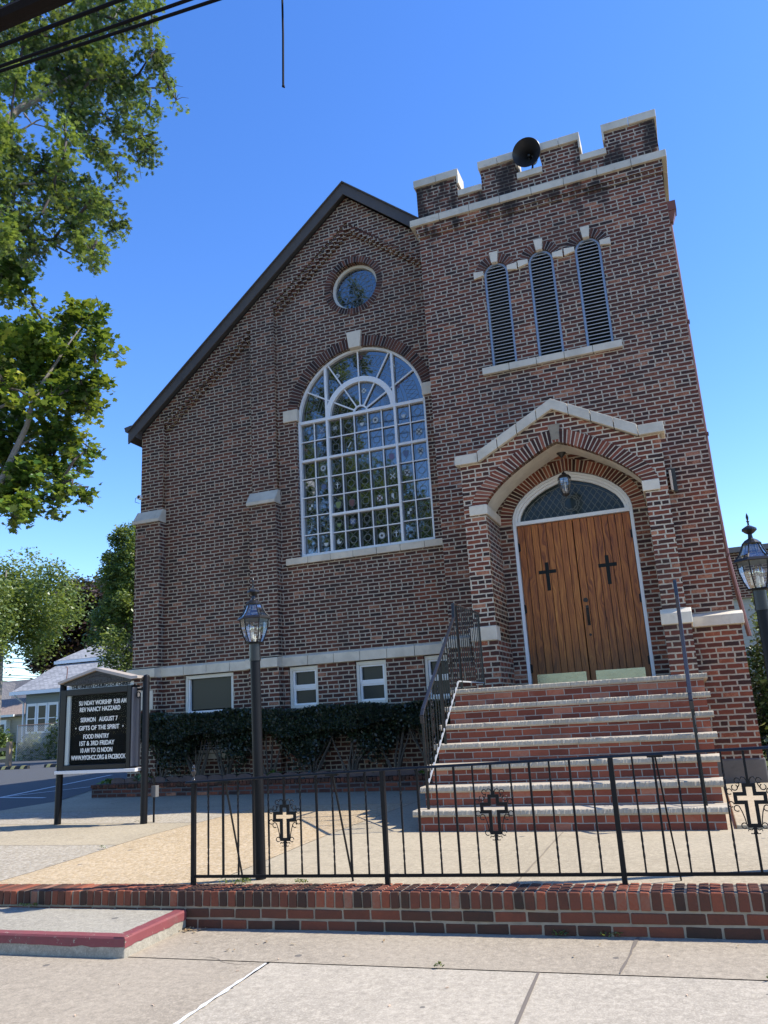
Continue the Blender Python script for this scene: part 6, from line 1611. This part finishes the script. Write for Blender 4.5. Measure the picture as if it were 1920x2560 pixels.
mb = MB(); mb.box(-15.05, -14.85, -4.2, -2.2, 11.6, 11.72); mb.build('crossarm', simple('crossarm_wood', (.12, .09, .07), .9), pl)
cable('power_line', 'front power line on the utility pole, mirrored in the arched window', ((-15, -2.4, 11.78), (25, -2.4, 12.0), .4), .022)
cable('power_line', 'rear power line on the utility pole, mirrored in the arched window', ((-15, -4.0, 11.78), (25, -4.0, 12.0), .4), .022)
cable('power_line', 'lower communication line on the utility pole, mirrored in the arched window', ((-15, -3.05, 8.5), (25, -3.05, 8.6), .4), .03)

# ------------------------------------------------------------------ small litter and weeds
def litter(n, xr, yr, fz, size, mat, name, kind, shape='oval', dz=.008):
    x = rng.uniform(*xr, n); y = rng.uniform(*yr, n); z = np.array([fz(a, b) for a, b in zip(x, y)])+dz
    o = leaves(name, np.stack([x, y, z], 1), size, shape, mat, None, loc=(0, 0, 0), upbias=6)
    return tag(o, kind=kind)
x = np.concatenate([-3.72+rng.normal(0, .09, 34), rng.uniform(-3.5, 3, 22)]); y = np.concatenate([5.36+rng.normal(0, .03, 34), rng.uniform(4.9, 5.38, 22)])
z = np.array([z_side(a, b) for a, b in zip(x, y)])+.012
o = leaves('leaf_litter', np.stack([x, y, z], 1), .034, 'oval', M_DRY, None, loc=(0, 0, 0), upbias=3); tag(o, kind='stuff')
mb = MB()
for i in range(26):
    x, y = random.uniform(-3.6, 2.5), random.uniform(2.9, 5.35); z = z_side(x, y)+.004; a = random.random()*3; L = random.uniform(.008, .022)
    mb.bar((x, y, z), (x+L*math.cos(a), y+L*math.sin(a), z), .005)
o = mb.build('cigarette_ends', simple('butt_paper', (.55, .40, .28), .8), loc=(0, 0, 0)); tag(o, kind='stuff')
def weeds(spots, name):
    C = []; D_ = []
    for (x, y, z, r_, n) in spots:
        a = rng.random(n)*6.28; rr = r_*np.sqrt(rng.random(n)); C.append(np.stack([x+rr*np.cos(a), y+rr*np.sin(a)*.4, z+.015+rng.random(n)*.02], 1)); D_.append(np.stack([np.cos(a), np.sin(a)*.4, np.ones(n)*.9], 1))
    o = leaves(name, np.concatenate(C), .019, 'oval', M_BUSH, None, loc=(0, 0, 0), upbias=.4, dirs=np.concatenate(D_)); tag(o, kind='stuff')
weeds([(-3.55, 5.72, z_terr(-3.5, 5.72), .17, 90), (-2.98, 5.73, z_terr(-3, 5.73), .06, 60), (-3.50, 5.80, z_terr(-3.5, 5.8), .05, 50), (-1.02, 5.40, z_side(-1, 5.4), .06, 34), (-.72, 5.40, z_side(-.7, 5.4), .08, 34), (-1.60, 4.75, z_side(-1.6, 4.75), .035, 30),
       (-5.25, 5.36, -1.33, .10, 60), (-6.06, 7.2, z_terr(-6, 7.2), .05, 20), (-6.9, 8.9, z_terr(-6.9, 8.9), .10, 30), (.15, 4.75, z_side(.1, 4.75), .05, 30)], 'weeds')
# grass strip at far left between platform walk and lot
N = 5000; x = rng.uniform(-16, -10.9, N); y = 10.15+rng.random(N)*.5*((-10.9-x)/5)
o = leaves('grass_strip', np.stack([x, y, -1.16+rng.random(N)*.03], 1), .06, 'needle', M_BUSH, None, loc=(0, 0, 0), upbias=.2, dirs=np.stack([0*x, 0*x, 0*x+1.5], 1)); tag(o, kind='stuff')
